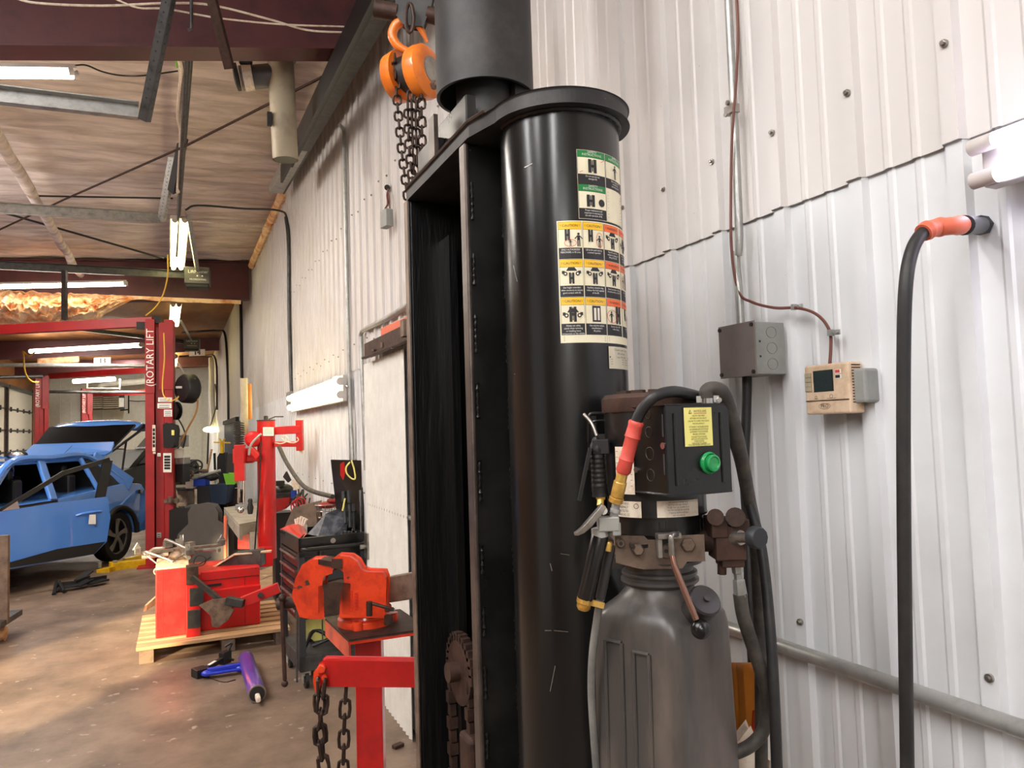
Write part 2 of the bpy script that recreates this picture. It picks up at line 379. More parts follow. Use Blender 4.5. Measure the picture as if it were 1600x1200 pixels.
# ceiling: spray foam near, plywood past the second beam
def cf(a, b):
    x = LX-.3+(WX+.35-LX)*a; y = -3+16.6*b
    r_ = .05*noise.noise(V((x*.45, y*4.2, 3)))+.03*noise.noise(V((x*.7, y*9, 9)))+.025*noise.noise(V((x*3, y*8, 0)))+.018*(1-abs(noise.noise(V((x*1.3, y*11, 4))))*2)
    return V((x, y, ceil_z(x)+.04+r_))
mb = MB(); mb.grid(cf, 170, 520); ce = struct('ceiling', mb, 'foam')
mb = MB(); mb.add([V((LX-.3, 13.5, ceil_z(LX))), V((WX+.1, 13.5, ceil_z(WX))), V((WX+.1, BY, ceil_z(WX)-.05)), V((LX-.3, BY, ceil_z(LX)))], [(0, 3, 2, 1)]); part('plywood_deck', mb, 'plywood', ce)
mb = MB(); mb.bx(LX-.4, WX+.1, -3, BY, 5.0, 5.1); part('roof_deck', mb, 'plywood', ce)
# tapered steel roof beams
def ibeam(name, y, prof_bot, label=None):   # prof_bot: list of (x, z_bottom, z_top)
    mb = MB()
    for (x0, b0, t0), (x1, b1, t1) in zip(prof_bot, prof_bot[1:]):
        for ya_, yb_, f0, f1 in ((y-.005, y+.005, (b0, t0), (b1, t1)), (y-.09, y+.09, (b0-.012, b0+.006), (b1-.012, b1+.006)), (y-.09, y+.09, (t0-.012, t0), (t1-.012, t1))):
            P = [V((x, yy, z)) for x, (lo, hi) in ((x0, f0), (x1, f1)) for yy in (ya_, yb_) for z in (lo, hi)]
            mb.add(P, [(0, 1, 3, 2), (4, 6, 7, 5), (0, 4, 5, 1), (2, 3, 7, 6), (0, 2, 6, 4), (1, 5, 7, 3)])
    return struct(name, mb, 'maroon')
ibeam('trim_1', 4.7, [(-5, 3.1, ceil_z(-5)), (-.9, 3.84, ceil_z(-.9)), (1.1, 4.2, ceil_z(1.1))])
ibeam('trim_2', 13.45, [(-5, 3.72, ceil_z(-5)), (1.15, 4.06, ceil_z(1.1))])
ibeam('trim_3', 23.6, [(-5, 3.9, ceil_z(-5)), (1.15, 4.28, ceil_z(1.1)-.06)])
ibeam('trim_4', 29.5, [(-5, 3.9, ceil_z(-5)), (1.15, 4.36, ceil_z(1.1)-.06)])
# foam-coated purlin running along the ceiling
mb = MB(); mb.tube([V((-1.42+.05*noise.noise(V((0, k*.7, 0))), 1+k*.5, 4.40-.002*k)) for k in range(26)], [.055+.012*noise.noise(V((k*.9, 3, 1))) for k in range(26)], 10); struct('trim_5', mb, 'foam')
# orange spray foam clumps below the second beam
def ff(a, b):
    x = -4.6+5.6*a; k = max(0, min(1, (-.75-x)*1.3+.1)); p = V((x, 0, b*.62)); e = math.sin(math.pi*min(1, b*1.02))
    n2 = 1-abs(noise.noise(p*7))*2; n3 = 1-abs(noise.noise(p*15+V((5, 0, 0))))*2; lump = (max(0, n2)*.22+max(0, n3)*.13)*k
    h = .07+.50*k+.05*noise.noise(V((x*3, 7, 0)))
    return V((x+.03*k*noise.noise(p*9), 13.34-(.03+.20*k*e+lump*e), 4.02-(1-b)*h+.04*k*noise.noise(p*11)))
mb = MB(); mb.grid(ff, 420, 60); o = struct('trim_6', mb, 'foam_orange')
mb = MB(); mb.grid(lambda a, b: V((-.05+1.15*a, 4.8+.75*b, 4.60-.06*a*0-.05*noise.noise(V((a*4, b*3, 2)))+.14*b)), 30, 20); struct('trim_7', mb, 'foam_orange')
mb = MB(); mb.tube([V((WX-.04+.02*noise.noise(V((k, 0, 0))), 9.0+k*.22, 4.60+.03*noise.noise(V((0, k*.9, 0))))) for k in range(20)], [.06+.03*noise.noise(V((k*1.3, 1, 1))) for k in range(20)], 8); struct('trim_8', mb, 'foam_orange')

# ------------------------------------------------------------------ black channel rail along the eave
rl = thing('eave_rail', 'long black steel channel rail running high along the white wall', 'rail', (1.0, 2.5, 4.2))
mb = MB(); a, b = Wl(443, 285, .12), Wl(668, -120, .12)
mb.bar(a, b, .02, .26); part('web', mb, 'galv_dark', rl)
m_ = a.lerp(b, .33); o_f = V((-.07, 0, -.12)); mb = MB(); mb.bar(a+o_f, m_+o_f, .16, .02); part('bottom_flange', mb, 'galv', rl, label='flange end in a paler grey for the light on it'); mb = MB(); mb.bar(m_+o_f, b+o_f, .16, .02); part('bottom_flange', mb, 'galv_dark', rl)  # light on the flange end put into its colour, darker grey beyond
mb = MB(); a2, b2 = Wl(440, 272, .34), Wl(640, -140, .34); mb.bar(a2, b2, .02, .16); mb.bar(a2+V((.05, 0, .08)), b2+V((.05, 0, .08)), .10, .015); part('inner_rail', mb, 'trim_black', rl)
mb = MB(); mb.bar(a+V((-.15, 0, -.1)), a.lerp(b, .30)+V((-.15, 0, -.1)), .012, .09); part('lit_tone_lip', mb, 'galv', rl, label='pale strip coloured for the light on the rail end')  # pale lip repeats the lit look of the flange end in colour

# ================================================================== THE BLACK LIFT COLUMN
PX_, PY_, PR = .68, 1.235, .115; HT = 2.27
lift = thing('lift_column', 'tall black steel lift column with round pipe and open channel by the white wall', 'lift column', (.68, 1.4, 0))
mb = MB(); mb.lathe((PX_, PY_, 0), (0, 0, 1), [(PR, 0), (PR, HT)], 96); pipe = part('pipe', mb, 'black_pipe', lift)
# keyhole shaped top plate: disc tangent to the channel
mb = MB(); R_ = PR+.018; pl_ = []
for k in range(49):
    a = math.radians(180+k*180/48); pl_.append((PX_+R_*math.cos(a), PY_+R_*math.sin(a)))
pl_[0] = (PX_-R_-.0, PY_); pl_ += [(PX_+R_, PY_), (.80, 1.76), (.525, 1.76), (.525, 1.32)]
mb.prism(pl_, lambda u, v: (u, v, HT), (0, 0, .03)); part('top_plate', mb, 'black_matte', lift, bev=.004)
mb = MB(); mb.bx(.53, .80, 1.345, 1.37, 0, HT); part('near_flange', mb, 'black_paint', lift, bev=.002)
mb = MB(); mb.bx(.522, .531, 1.34, 1.372, 0, HT); part('flange_edge', mb, 'edge_steel', lift, bev=.003, label='worn bare steel edge')
mb = MB(); mb.bx(.528, .80, 1.735, 1.755, 0, HT); mb.bx(.522, .53, 1.735, 1.762, 0, HT); part('far_flange', mb, 'black_grease', lift, bev=.002); mb = MB(); mb.bx(.520, .5225, 1.735, 1.763, 0, HT); part('flange_edge', mb, 'dirty_steel', lift)
mb = MB(); mb.bx(.78, .80, 1.36, 1.74, 0, HT); mb.bx(.60, .62, 1.37, 1.44, 0, HT-.1); mb.bx(.60, .62, 1.66, 1.735, 0, HT-.1); mb.bx(.66, .70, 1.5, 1.6, 0, HT-.3); part('inner_web', mb, 'black_grease', lift)
# weld beads, many short lumpy runs
mb = MB(); random.seed(3)
for x, y, seed in ((.5365, 1.341, 0), (.604, 1.342, 5)):
    z = .2+seed*.01
    while z < 2.2:
        L = random.uniform(.05, .09); k = int(L/.004)
        mb.tube([V((x, y+random.uniform(-.001, .001), z+i*.004)) for i in range(k)], [.0028+.0011*math.sin(i*1.9)+(0.001 if i in (0, k-1) else 0) for i in range(k)], 7); z += L+random.uniform(.05, .08)
part('weld_bead', mb, 'weld', lift)
mb = MB(); mb.tube([V((PX_+(PR+.001)*math.cos(math.radians(a)), PY_+(PR+.001)*math.sin(math.radians(a)), HT-.002+.001*math.sin(a))) for a in range(175, 365, 4)], .005, 6); part('collar_weld', mb, 'weld', lift)
# leaf chain over a roller inside the channel
mb = MB(); rc = C(712, 1040, 1.72); rc = V((.60, 1.62, rc.z)); mb.lathe(rc-V((.02, 0, 0)), (1, 0, 0), [(.06, 0), (.075, .002), (.075, .01), (.06, .012), (.06, .04), (.03, .042)], 40); mb.lathe(rc-V((.045, 0, 0)), (1, 0, 0), [(.022, 0), (.022, .05)], 16)
part('chain_roller', mb, 'rust_steel', lift)
mb = MB()
for k in range(38):
    for dy in (.074, -.05):
        mb.box((.590, rc.y+dy, rc.z-.02-k*.03), (.014 if k % 2 else .022, .02, .026))
for k in range(14):
    a = math.radians(k*180/13); mb.box((.590, rc.y+.074*math.cos(a), rc.z+.074*math.sin(a)), (.018, .022, .022))
part('leaf_chain', mb, 'rust_steel', lift)
mb = MB(); mb.bx(.57, .66, 1.53, 1.60, 0, rc.z-.12); part('carriage_block', mb, 'rust_steel', lift, bev=.01)
# upper pipe, ram and brackets above the column
mb = MB(); mb.lathe((.66, 1.55, 2.47), (0, 0, 1), [(.1135, 0), (.1135, 1.4)], 72); mb.lathe((.66, 1.55, 2.47), (0, 0, 1), [(.1085, .0), (.1085, 1.3)], 72); 
mb.add([V((.66+r*math.cos(math.tau*k/72), 1.55+r*math.sin(math.tau*k/72), 2.47)) for r in (.1135, .106) for k in range(72)], [(k, (k+1) % 72, 72+(k+1) % 72, 72+k) for k in range(72)])
mb.f = [f for f in mb.f if len(f) < 10]; mb.mi = mb.mi[:len(mb.f)]; mb.sm = mb.sm[:len(mb.f)]
part('upper_pipe', mb, 'black_matte', lift)
mb = MB(); mb.cyl((.66, 1.55, 2.27), (.66, 1.55, 3.3), .068, n=40); mb.bx(.70, .74, 1.47, 1.5, 2.3, 2.8); part('ram', mb, 'black_matte', lift)
mb = MB(); mb.bx(.575, .60, 1.46, 1.64, HT+.03, 2.43); mb.bx(.545, .575, 1.60, 1.72, HT+.03, 2.385); part('top_bracket', mb, 'black_paint', lift, bev=.003)
mb = MB(); mb.bx(.535, .545, 1.56, 1.60, HT+.03, 2.42); part('bracket_edge', mb, 'edge_steel', lift)
mb = MB(); mb.tube([V((.522, 1.74, HT+.033)), V((.522, 1.32, HT+.033)), V((.535, 1.26, HT+.033))], .004, 6); part('plate_edge', mb, 'edge_steel', lift)

# decals on the pipe
def cyl_hit(px, py):
    r = ray(px, py); ox, oy = -PX_, -PY_; a = r.x**2+r.y**2; b = 2*(ox*r.x+oy*r.y); c = ox*ox+oy*oy-PR**2
    t = (-b-math.sqrt(max(0, b*b-4*a*c)))/(2*a); p = CAM+r*t; return math.atan2(p.y-PY_, p.x-PX_), p.z
def pipe_map(th0, z0): return lambda u, v, w: V((PX_+(PR+.0006+w)*math.cos(th0+u/PR), PY_+(PR+.0006+w)*math.sin(th0+u/PR), z0+v))
DM = ['cream', 'sign_green', 'sign_yellow', 'sign_orange', 'ink', 'white', 'sign_red', 'sign_plate', 'paper']
def fig(d, u, v, h, k='ink'):   # small standing figure
    d.disc(u, v+h*.9, h*.09, k, 4); d.rect(u-h*.1, v+h*.45, u+h*.1, v+h*.8, k, 4, 1); d.rect(u-h*.1, v, u-h*.02, v+h*.45, k, 4, 1); d.rect(u+h*.03, v, u+h*.11, v+h*.45, k, 4, 1)
    d.line((u+h*.08, v+h*.75), (u+h*.28, v+h*.55), h*.07, k, 4); d.line((u-h*.08, v+h*.75), (u-h*.28, v+h*.55), h*.07, k, 4)
def liftpic(d, u, v, w, h):
    d.rect(u-w/2, v, u-w*.12, v+h, 'ink', 4, 1); d.rect(u+w*.12, v, u+w/2, v+h, 'ink', 4, 1); d.rect(u-w/2, v+h*.4, u+w/2, v+h*.6, 'ink', 4, 1); d.rect(u-w*.06, v+.1*h, u+w*.06, v+h*.95, 'ink', 4, 1)
def carpic(d, u, v, w):
    d.rect(u-w/2, v, u+w/2, v+w*.16, 'ink', 4, 1); d.poly([(u-w*.28, v+w*.15), (u+w*.3, v+w*.15), (u+w*.16, v+w*.34), (u-w*.16, v+w*.34)], 'ink', 4)
    d.disc(u-w*.32, v, w*.11, 'ink', 5); d.disc(u+w*.32, v, w*.11, 'ink', 5); d.disc(u-w*.32, v, w*.05, 'cream', 6); d.disc(u+w*.32, v, w*.05, 'cream', 6)
def cell(d, u, v, w, h, hk, head, pic, lines, hs):
    hh = h*.20; th = h*.30; d.rect(u, v, u+w, v+h, 'ink', 1, 4)
    d.rect(u+.0006, v+h-hh, u+w-.0006, v+h-.0006, hk, 2, 4)
    for i, t in enumerate(head): d.text(t, u+w/2, v+h-hh+hh*(.62-.4*i if len(head) > 1 else .32), hs, 'white' if hk == 'sign_green' else 'ink', 4)
    d.rect(u+.0006, v+th, u+w-.0006, v+h-hh-.0006, 'cream', 2, 4)
    pic(d, u+w/2, v+th+.001, w, h-hh-th)
    for i, t in enumerate(lines): d.text(t, u+w/2, v+th-.0052-i*.0047, .0046, 'white', 4, sx=.78)
th0, zt = cyl_hit(901, 234); th1, _ = cyl_hit(966, 240); _, zb = cyl_hit(903, 341); W_ = (th1-th0)*PR; H_ = zt-zb
d = Decal(pipe_map(th0, zb), DM); cw = W_/2; hh = H_/2
d.rect(-.0008, -.0008, cw+.0004, H_+.0008, 'sign_plate', 0.5, 4); d.rect(cw, -.0008, W_+.0008, H_+.0008, 'sign_plate', 0.5, 4)
def p1(d, u, v, w, h): liftpic(d, u, v+.002, w*.3, h*.8); d.line((u-w*.45, v+.001), (u+w*.45, v+h*.9), .0009, 'sign_red', 6)
def p2(d, u, v, w, h): fig(d, u, v+.001, h*.85)
def p3(d, u, v, w, h): liftpic(d, u-w*.1, v+.002, w*.28, h*.7); d.disc(u+w*.3, v+h*.35, w*.12, 'ink', 4)
cell(d, 0, hh, cw-.0008, hh, 'sign_green', ('SAFETY', 'INSTRUCTIONS'), p1, ('Do not operate any', 'damaged lift.'), .0058)
cell(d, cw+.0008, hh, cw-.0008, hh, 'sign_green', ('SAFETY', 'INSTRUCTIONS'), p2, ('Before using the lift', 'read all of the', 'operating manuals.'), .0058)
cell(d, 0, 0, cw-.0008, hh, 'sign_green', ('SAFETY', 'INSTRUCTIONS'), p3, ('Proper maintenance and', 'inspection is necessary for', 'the safe operation of lift.'), .0058)
d.rect(cw+.0008, 0, W_, hh-.001, 'cream', 2, 4)
for i in range(9): d.line((cw+.004, hh-.008-i*.0058), (W_-.003-(i*7 % 3)*.002, hh-.008-i*.0058), .0007, 'sign_red' if i in (2, 4, 6) else 'ink', 3)
part('safety_sticker', d.mb, DM, lift, label='green headed safety instructions sticker with pictograms')
th0, zt = cyl_hit(871, 347); th1, _ = cyl_hit(979, 360); _, zb = cyl_hit(877, 535); W_ = (th1-th0)*PR; H_ = zt-zb
d = Decal(pipe_map(th0, zb), DM); g = .0015
xs = [0, W_*.245, W_*.49, W_*.76]; ws = [W_*.24, W_*.24, W_*.255, W_*.235]
d.rect(-g, -g, W_*.488, H_+g, 'cream', .5, 8); d.rect(W_*.49, -g, W_+g, H_+g, 'cream', .5, 8)
fo = .012; ch_ = (H_-fo)/3
def q1(d, u, v, w, h): liftpic(d, u-w*.12, v+h*.35, w*.22, h*.6); fig(d, u+w*.35, v+.001, h*.75); d.ring(u, v+h*.22, w*.26, .0008, 'sign_red', 5, h*.2); fig(d, u, v+.002, h*.35)
def q2(d, u, v, w, h): liftpic(d, u-w*.15, v+h*.3, w*.22, h*.65); fig(d, u+w*.28, v+.001, h*.65); d.ring(u+w*.28, v+h*.42, w*.17, .0008, 'sign_red', 5, h*.42)
def q3(d, u, v, w, h): liftpic(d, u, v+.002, w*.22, h*.6); carpic(d, u, v+h*.6, w*.8)
def q4(d, u, v, w, h): liftpic(d, u, v+.002, w*.3, h*.8); carpic(d, u, v+h*.4, w*.85)
def q5(d, u, v, w, h): d.rect(u-w*.2, v+.002, u+w*.2, v+h*.92, 'ink', 4, 1); d.rect(u-w*.13, v+h*.15, u-w*.02, v+h*.8, 'sign_plate', 5, 1); d.rect(u+w*.04, v+h*.15, u+w*.14, v+h*.8, 'sign_plate', 5, 1)
def q6(d, u, v, w, h): liftpic(d, u+w*.2, v+.001, w*.34, h*.95); fig(d, u-w*.25, v+.003, h*.6); d.ring(u-w*.2, v+h*.4, w*.3, .0008, 'sign_red', 5, h*.36)
Cn, Wn = ('! CAUTION !',), ('! WARNING !',)
T = [[('ONLY AUTHORIZED', 'PERSONNEL in lift area.'), q1, ('Lift to be used only by', 'a trained operator.'), q2, ('Clear lift area if the', 'vehicle is in danger of', 'falling off the lift.'), q3, ('Position vehicle with', 'center of gravity', 'over the lift.'), q4],
     [('Use height extenders', 'when necessary to ensure', 'good contact with lift.'), q3, ('Auxiliary adapters may', 'reduce the load capacity', 'of the lift.'), q3, ('Avoid excessive rocking', 'of vehicle while on the lift.'), q3, ('Keep feet clear', 'of lift.'), q6],
     [('Always use safety', 'stands when removing', 'or installing heavy', 'components on the vehicle.'), q4, ('Use only the vehicle', "manufacturer's", 'lift points.'), q5, ('Remain clear of lift', 'when raising.'), q6, ('Stay clear of', 'lift.'), q2]]
for r_ in range(3):
    for c_ in range(4):
        cell(d, xs[c_]+.0006, fo+(2-r_)*ch_+.0004, ws[c_]-.0008, ch_-.0008, 'sign_yellow' if c_ < 2 else 'sign_orange', Cn if c_ < 2 else Wn, T[r_][c_*2+1], T[r_][c_*2], .0062)
for i in range(3):
    d.line((.004, .009-i*.0033), (W_*.47, .009-i*.0033), .0007, 'ink', 3); d.line((W_*.51, .009-i*.0033), (W_-.004, .009-i*.0033), .0007, 'ink', 3)
part('warning_sticker', d.mb, DM, lift, label='cream sheet of yellow and orange caution pictograms')
th0, zt = cyl_hit(950, 541); th1, _ = cyl_hit(979, 541); _, zb = cyl_hit(955, 576); W_ = (th1-th0)*PR; H_ = zt-zb
d = Decal(pipe_map(th0, zb), DM); d.rect(0, 0, W_, H_, 'sign_plate', 2, 5)
d.text('Chassis Liner Corp.', W_*.5, H_-.0075, .0058, 'ink', 4); d.text('309 2nd Street', W_*.5, H_-.014, .0046, 'ink', 4); d.text('Lucan, MN 56255', W_*.5, H_-.0205, .0048, 'ink', 4)
for i in range(3): d.line((.005, H_*.42-i*.0042), (W_*.6, H_*.42-i*.0042), .0006, 'ink', 4); d.line((W_*.68, H_*.42-i*.0042), (W_*.88, H_*.42-i*.0042), .0006, 'ink', 4)
d.disc(.003, H_*.52, .0015, 'ink', 4); d.disc(W_-.003, H_*.52, .0015, 'ink', 4)
part('maker_plate', d.mb, DM, lift, label='small metal maker plate with printed address')
# scratches on the pipe
d = Decal(pipe_map(0, 0), ['steel']); random.seed(11)
for px, py, dx, dy in ((820, 262, 12, -6), (866, 985, 22, 2), (852, 985, 10, 0), (868, 1040, -8, 40), (876, 865, 14, 2), (803, 415, 6, 25), (860, 880, 3, 12)):
    a = cyl_hit(px, py); b = cyl_hit(px+dx, py+dy); d.line((a[0]*PR, a[1]), (b[0]*PR, b[1]), .0013, 'steel', 2)
part('scratches', d.mb, ['steel'], lift)

# ================================================================== POWER UNIT on the column
DP = 1.2
mc = C(1022, 700, DP); mx, my = mc.x, mc.y
fx = V((math.sin(ya), math.cos(ya), 0)); rx = V((math.cos(ya), -math.sin(ya), 0))
def zat(py, d=DP, px=1022): return C(px, py, d).z
pu = thing('hydraulic_power_unit', 'black hydraulic power unit with green button and ribbed plastic tank beside the lift column', 'pump', (mx, my, zat(1230)))
mr = .079; o_ = V((mx, my, 0)); Z = V((0, 0, 1))
mb = MB(); mb.lathe(o_, Z, [(mr, zat(800)), (mr, zat(640)), (mr+.002, zat(640)), (mr+.002, zat(622)), (mr-.004, zat(616)), (mr*.6, zat(616))], 56); part('motor', mb, 'black_paint', pu)
mb = MB(); mb.lathe(o_, Z, [(mr+.0025, zat(643)), (mr+.0035, zat(640)), (mr+.0035, zat(622)), (mr-.002, zat(615.5)), (.02, zat(614))], 56)
for a in range(0, 360, 30): mb.box(o_+V((.05*math.cos(math.radians(a)), .05*math.sin(math.radians(a)), zat(613))), (.012, .02, .006), math.radians(a))
part('end_cap', mb, 'rust_steel', pu)
mb = MB(); mb.lathe(o_, Z, [(mr-.004, zat(826)), (mr-.004, zat(800)), (mr+.001, zat(800)), (mr+.001, zat(797))], 48)
for a in range(0, 360, 60):
    p = o_+V((.066*math.cos(math.radians(a)), .066*math.sin(math.radians(a)), 0)); mb.cyl(p+Z*zat(842), p+Z*zat(805), .011, n=8)
mb.bx(mx-.075, mx+.078, my-.05, my+.06, zat(843), zat(838)); part('motor_flange', mb, 'black_paint', pu)
mb = MB(); mb.lathe(o_, Z, [(mr*.8, zat(850)), (mr*.8, zat(815))], 30); part('motor_neck', mb, 'dirty_plastic', pu)
# labels wrapped round the motor foot
def mhit(px, py, R=mr+.001):
    r = ray(px, py); ox, oy = -mx, -my; a = r.x**2+r.y**2; b = 2*(ox*r.x+oy*r.y); c = ox*ox+oy*oy-R**2
    t = (-b-math.sqrt(max(0, b*b-4*a*c)))/(2*a); p = CAM+r*t; return math.atan2(p.y-my, p.x-mx), p.z
def wrap(px0, py0, px1, py1):
    a, z1 = mhit(px0, py0); b, _ = mhit(px1, py0); z0 = mhit((px0+px1)/2, py1)[1]
    d_a = (b-a) % math.tau
    return (lambda u, v, w: V((mx+(mr+.0022+w)*math.cos(a+u/mr), my+(mr+.0022+w)*math.sin(a+u/mr), z0+v))), d_a*mr, z1-z0
for (x0, y0, x1, y1, L) in ((1026, 783, 1089, 808, ('CAP CONTACT MEMBER 45 psi', 'MUST NOT BE USED WITHOUT', 'TO SEE THAT OIL IS RATED AT 45', 'THIS MOTOR MUST BE MOUNTED', 'IT SHOULD BE IN A VERTICAL', 'FOR THE SAME OIL')), (958, 781, 1002, 808, ('COMPONENT', 'THERMALLY', 'PROTECTED', 'SERIAL NO. CC'))):
    f_, W_, H_ = wrap(x0, y0, x1, y1); d = Decal(f_, ['paper', 'ink']); d.rect(0, 0, W_, H_, 'paper', 1, 6); n = len(L)
    for i, t in enumerate(L): d.text(t, W_*.47, H_-(i+.9)*H_/(n+.3), H_/(n+.8), 'ink', 3, sx=.62)
    if n == 4: d.ring(W_*.86, H_*.72, .004, .0008, 'ink', 3)
    part('motor_label', d.mb, ['paper', 'ink'], pu, label='stained paper label with printed warnings')
f_, W_, H_ = wrap(962, 698, 990, 772); d = Decal(f_, ['paper', 'ink']); d.rect(0, 0, W_, H_, 'paper', 1, 6)
for i in range(7): d.line((.002, H_*.9-i*H_*.12), (W_-.003, H_*.9-i*H_*.12), .0006, 'ink', 3)
part('motor_label', d.mb, ['paper', 'ink'], pu)
# mounting bracket back to the column
mb = MB(); p = V((mx, my, 0)); q = V((PX_, PY_, 0)); dd_ = (q-p).normalized(); 
mb.bar(p+Z*zat(725)+dd_*.06, q+Z*zat(725), .07, .10); mb.bar(p+Z*zat(870)+dd_*.03, q+Z*zat(870), .05, .05)
part('mount_bracket', mb, 'black_matte', pu)
mb = MB(); bk = C(905, 728, 1.30); ux = (rx*.93+fx*.35).normalized(); mb.poly3([bk-ux*.03+Z*.048, bk+ux*.03+Z*.052, bk+ux*.03-Z*.042, bk-ux*.022-Z*.047], fx*.05); part('bracket_block', mb, 'black_matte', pu, bev=.003)
mb = MB(); hk = [C(920, 690, 1.24), C(920, 655, 1.24), C(925, 646, 1.24), C(943, 646, 1.24)]; mb.tube(smooth(hk, 5), .0028, 8)
hk = [C(921, 662, 1.235), C(930, 658, 1.23), C(944, 657, 1.23)]; mb.tube(smooth(hk, 4), .002, 8); mb.bar(C(925, 650, 1.245), C(925, 735, 1.245), .014, .002, fx); part('hanger_hook', mb, 'black_paint', pu)
# control box
a28 = math.radians(27); bf = rx*math.cos(a28)+fx*math.sin(a28); bs = -rx*math.sin(a28)+fx*math.cos(a28)
c0 = C(1045, 775, 1.06); c1z = C(1045, 633, 1.06).z; bh = c1z-c0.z; bw, bd = .118, .092
mb = MB(); mb.poly3([c0, c0+bf*bw, c0+bf*bw+bs*bd, c0+bs*bd], Z*bh); cb = part('control_box', mb, 'black_paint', pu, bev=.003)
fm = plane_map(c0, bf, Z); fb_ = plane_map(c0+bs*bd, -bs, Z)
mb = MB(); off = -bs*.002
mb.poly3([fm(.0, -.001, 0), fm(bw, -.001, 0), fm(bw, bh+.001, 0), fm(0, bh+.001, 0)], off)
for u in (.014, bw-.016): mb.tube([fm(u, .014, .002), fm(u, bh-.012, .002)], .003, 8)
cover = part('cover', mb, 'black_paint', cb, bev=.0015)
d = Decal(lambda u, v, w: fm(u, v, .0026+w), ['label_yellow', 'ink', 'sign_red']); sw, s0, s1 = (.0325, .0835, 0), .062, .122
d.rect(.030, .068, .086, .128, 'ink', 0.5, 1); d.rect(.0315, .0695, .0845, .1265, 'label_yellow', 1.5, 1)
yl = [('NOTICE AVIS', .1195), ('ALLOW 5 SECONDS', .1133), ('BETWEEN MOTOR STARTS.', .1094), ('FAILURE TO COMPLY MAY CAUSE', .1055), ('MOTOR BURNOUT.', .1016), ('ATTENDRE 5 SECONDES ENTRE', .0968), ('LES DEMARRAGES DE MOTEUR', .0932), ('AUTREMENT VOUS POURREZ', .0896), ('BRULER LE MOTEUR.', .0860), ('PUSH BUTTON TO RAISE.', .0820), ('APPUYEZ SUR LE BOUTON', .0788), ('POUR MONTER.', .0756), ('PUSH LEVER TO LOWER.', .0726), ('POUR DESCENDRE APPUYEZ LEVIER.', .0703)]
for t, v in yl: d.text(t, .0585 if t != 'NOTICE AVIS' else .062, v, .0048 if t == 'NOTICE AVIS' else .0034, 'ink', 3, sx=.85 if t == 'NOTICE AVIS' else .76)
d.line((.050, .1178), (.074, .1178), .0008, 'sign_red', 3); d.poly([(.040, .1175), (.046, .1175), (.043, .1235)], 'ink', 3); d.poly([(.0413, .1184), (.0447, .1184), (.043, .1220)], 'label_yellow', 4)
part('warning_label', d.mb, ['label_yellow', 'ink', 'sign_red'], cb, label='yellow instruction label')
gc = fm(.074, .044, .002); mb = MB(); mb.lathe(gc, -bs, [(.0155, 0), (.0165, .004), (.014, .008), (.0125, .006), (.0125, .013), (.010, .0145), (.0085, .0125), (.0001, .012)], 32); part('push_button', mb, 'green', cb, label='round green push button')
mb = MB()
for v, r_ in ((.118, .006), (.092, .008), (.060, .0095), (.028, .009)):
    mb = MB(); mb.tube([fb_(.052+r_*math.cos(a*math.tau/20), v+r_*math.sin(a*math.tau/20), .0002) for a in range(20)], .0008, 5, closed=True); part('knockout', mb, 'dirty_plastic', cb)
mb = MB(); mb.tube([fb_(.086, .03, .001), fb_(.086, .06, .001)], .0015, 6); mb.tube([fb_(.086, .085, .001), fb_(.086, .118, .001)], .0015, 6); part('box_slot', mb, 'dirty_plastic', cb)
mb = MB(); mb.cyl(fb_(.086, .072, 0), fb_(.086, .072, .003), .005, n=12); mb.cyl(fb_(.02, .035, 0), fb_(.02, .035, .004), .005, n=6); part('screw', mb, 'chrome', cb)
mb = MB(); g0 = C(1105, 632, 1.12); mb.cyl(g0, g0+Z*.014, .011, n=14); mb.box(g0+Z*.008, (.034, .012, .01), -.5); mb.cyl(g0+rx*.016+Z*.006-fx*.01, g0+rx*.016+Z*.006+fx*.01, .004, n=10); part('cable_clamp', mb, 'chrome', cb)
# pump block with ports and bolts
mb = MB(); bz0, bz1 = zat(883, 1.12), zat(842, 1.12); b0 = C(966, 863, 1.125); b1 = C(1097, 863, 1.12)
def blk(u): return b0.lerp(b1, u)
mb.prism([(0, bz0+.008), (.22, bz0), (.30, bz0-.002), (.74, bz0-.002), (.80, bz0+.008), (1, bz0+.008), (1, bz1), (.55, bz1-.001), (.5, bz1-.006), (.35, bz1-.006), (.3, bz1), (0, bz1+.002)], lambda u, v: V((blk(u).x, blk(u).y, v)), fx*.10); pb = part('pump_block', mb, 'dirty_steel', pu, bev=.006)
mb = MB(); nn = -fx
for px, py, r_, h in ((970, 849, .0065, .004), (988, 852, .004, .003), (1041, 861, .012, .004), (1075, 851, .0115, .006), (996, 858, .009, .012)):
    p = C(px, py, 1.118); mb.lathe(p+fx*.01, nn, [(r_, 0), (r_, h+.008), (r_*.8, h+.010)], 6 if h > .005 else 18)
part('port_plug', mb, 'dirty_steel', pb, bev=.001)
mb = MB()
for px, py in ((970, 849), (988, 852), (1041, 861)):
    p = C(px, py, 1.1065); mb.lathe(p, nn, [(.003, 0), (.003, .0012)], 10)
part('port_hole', mb, 'ink', pb)
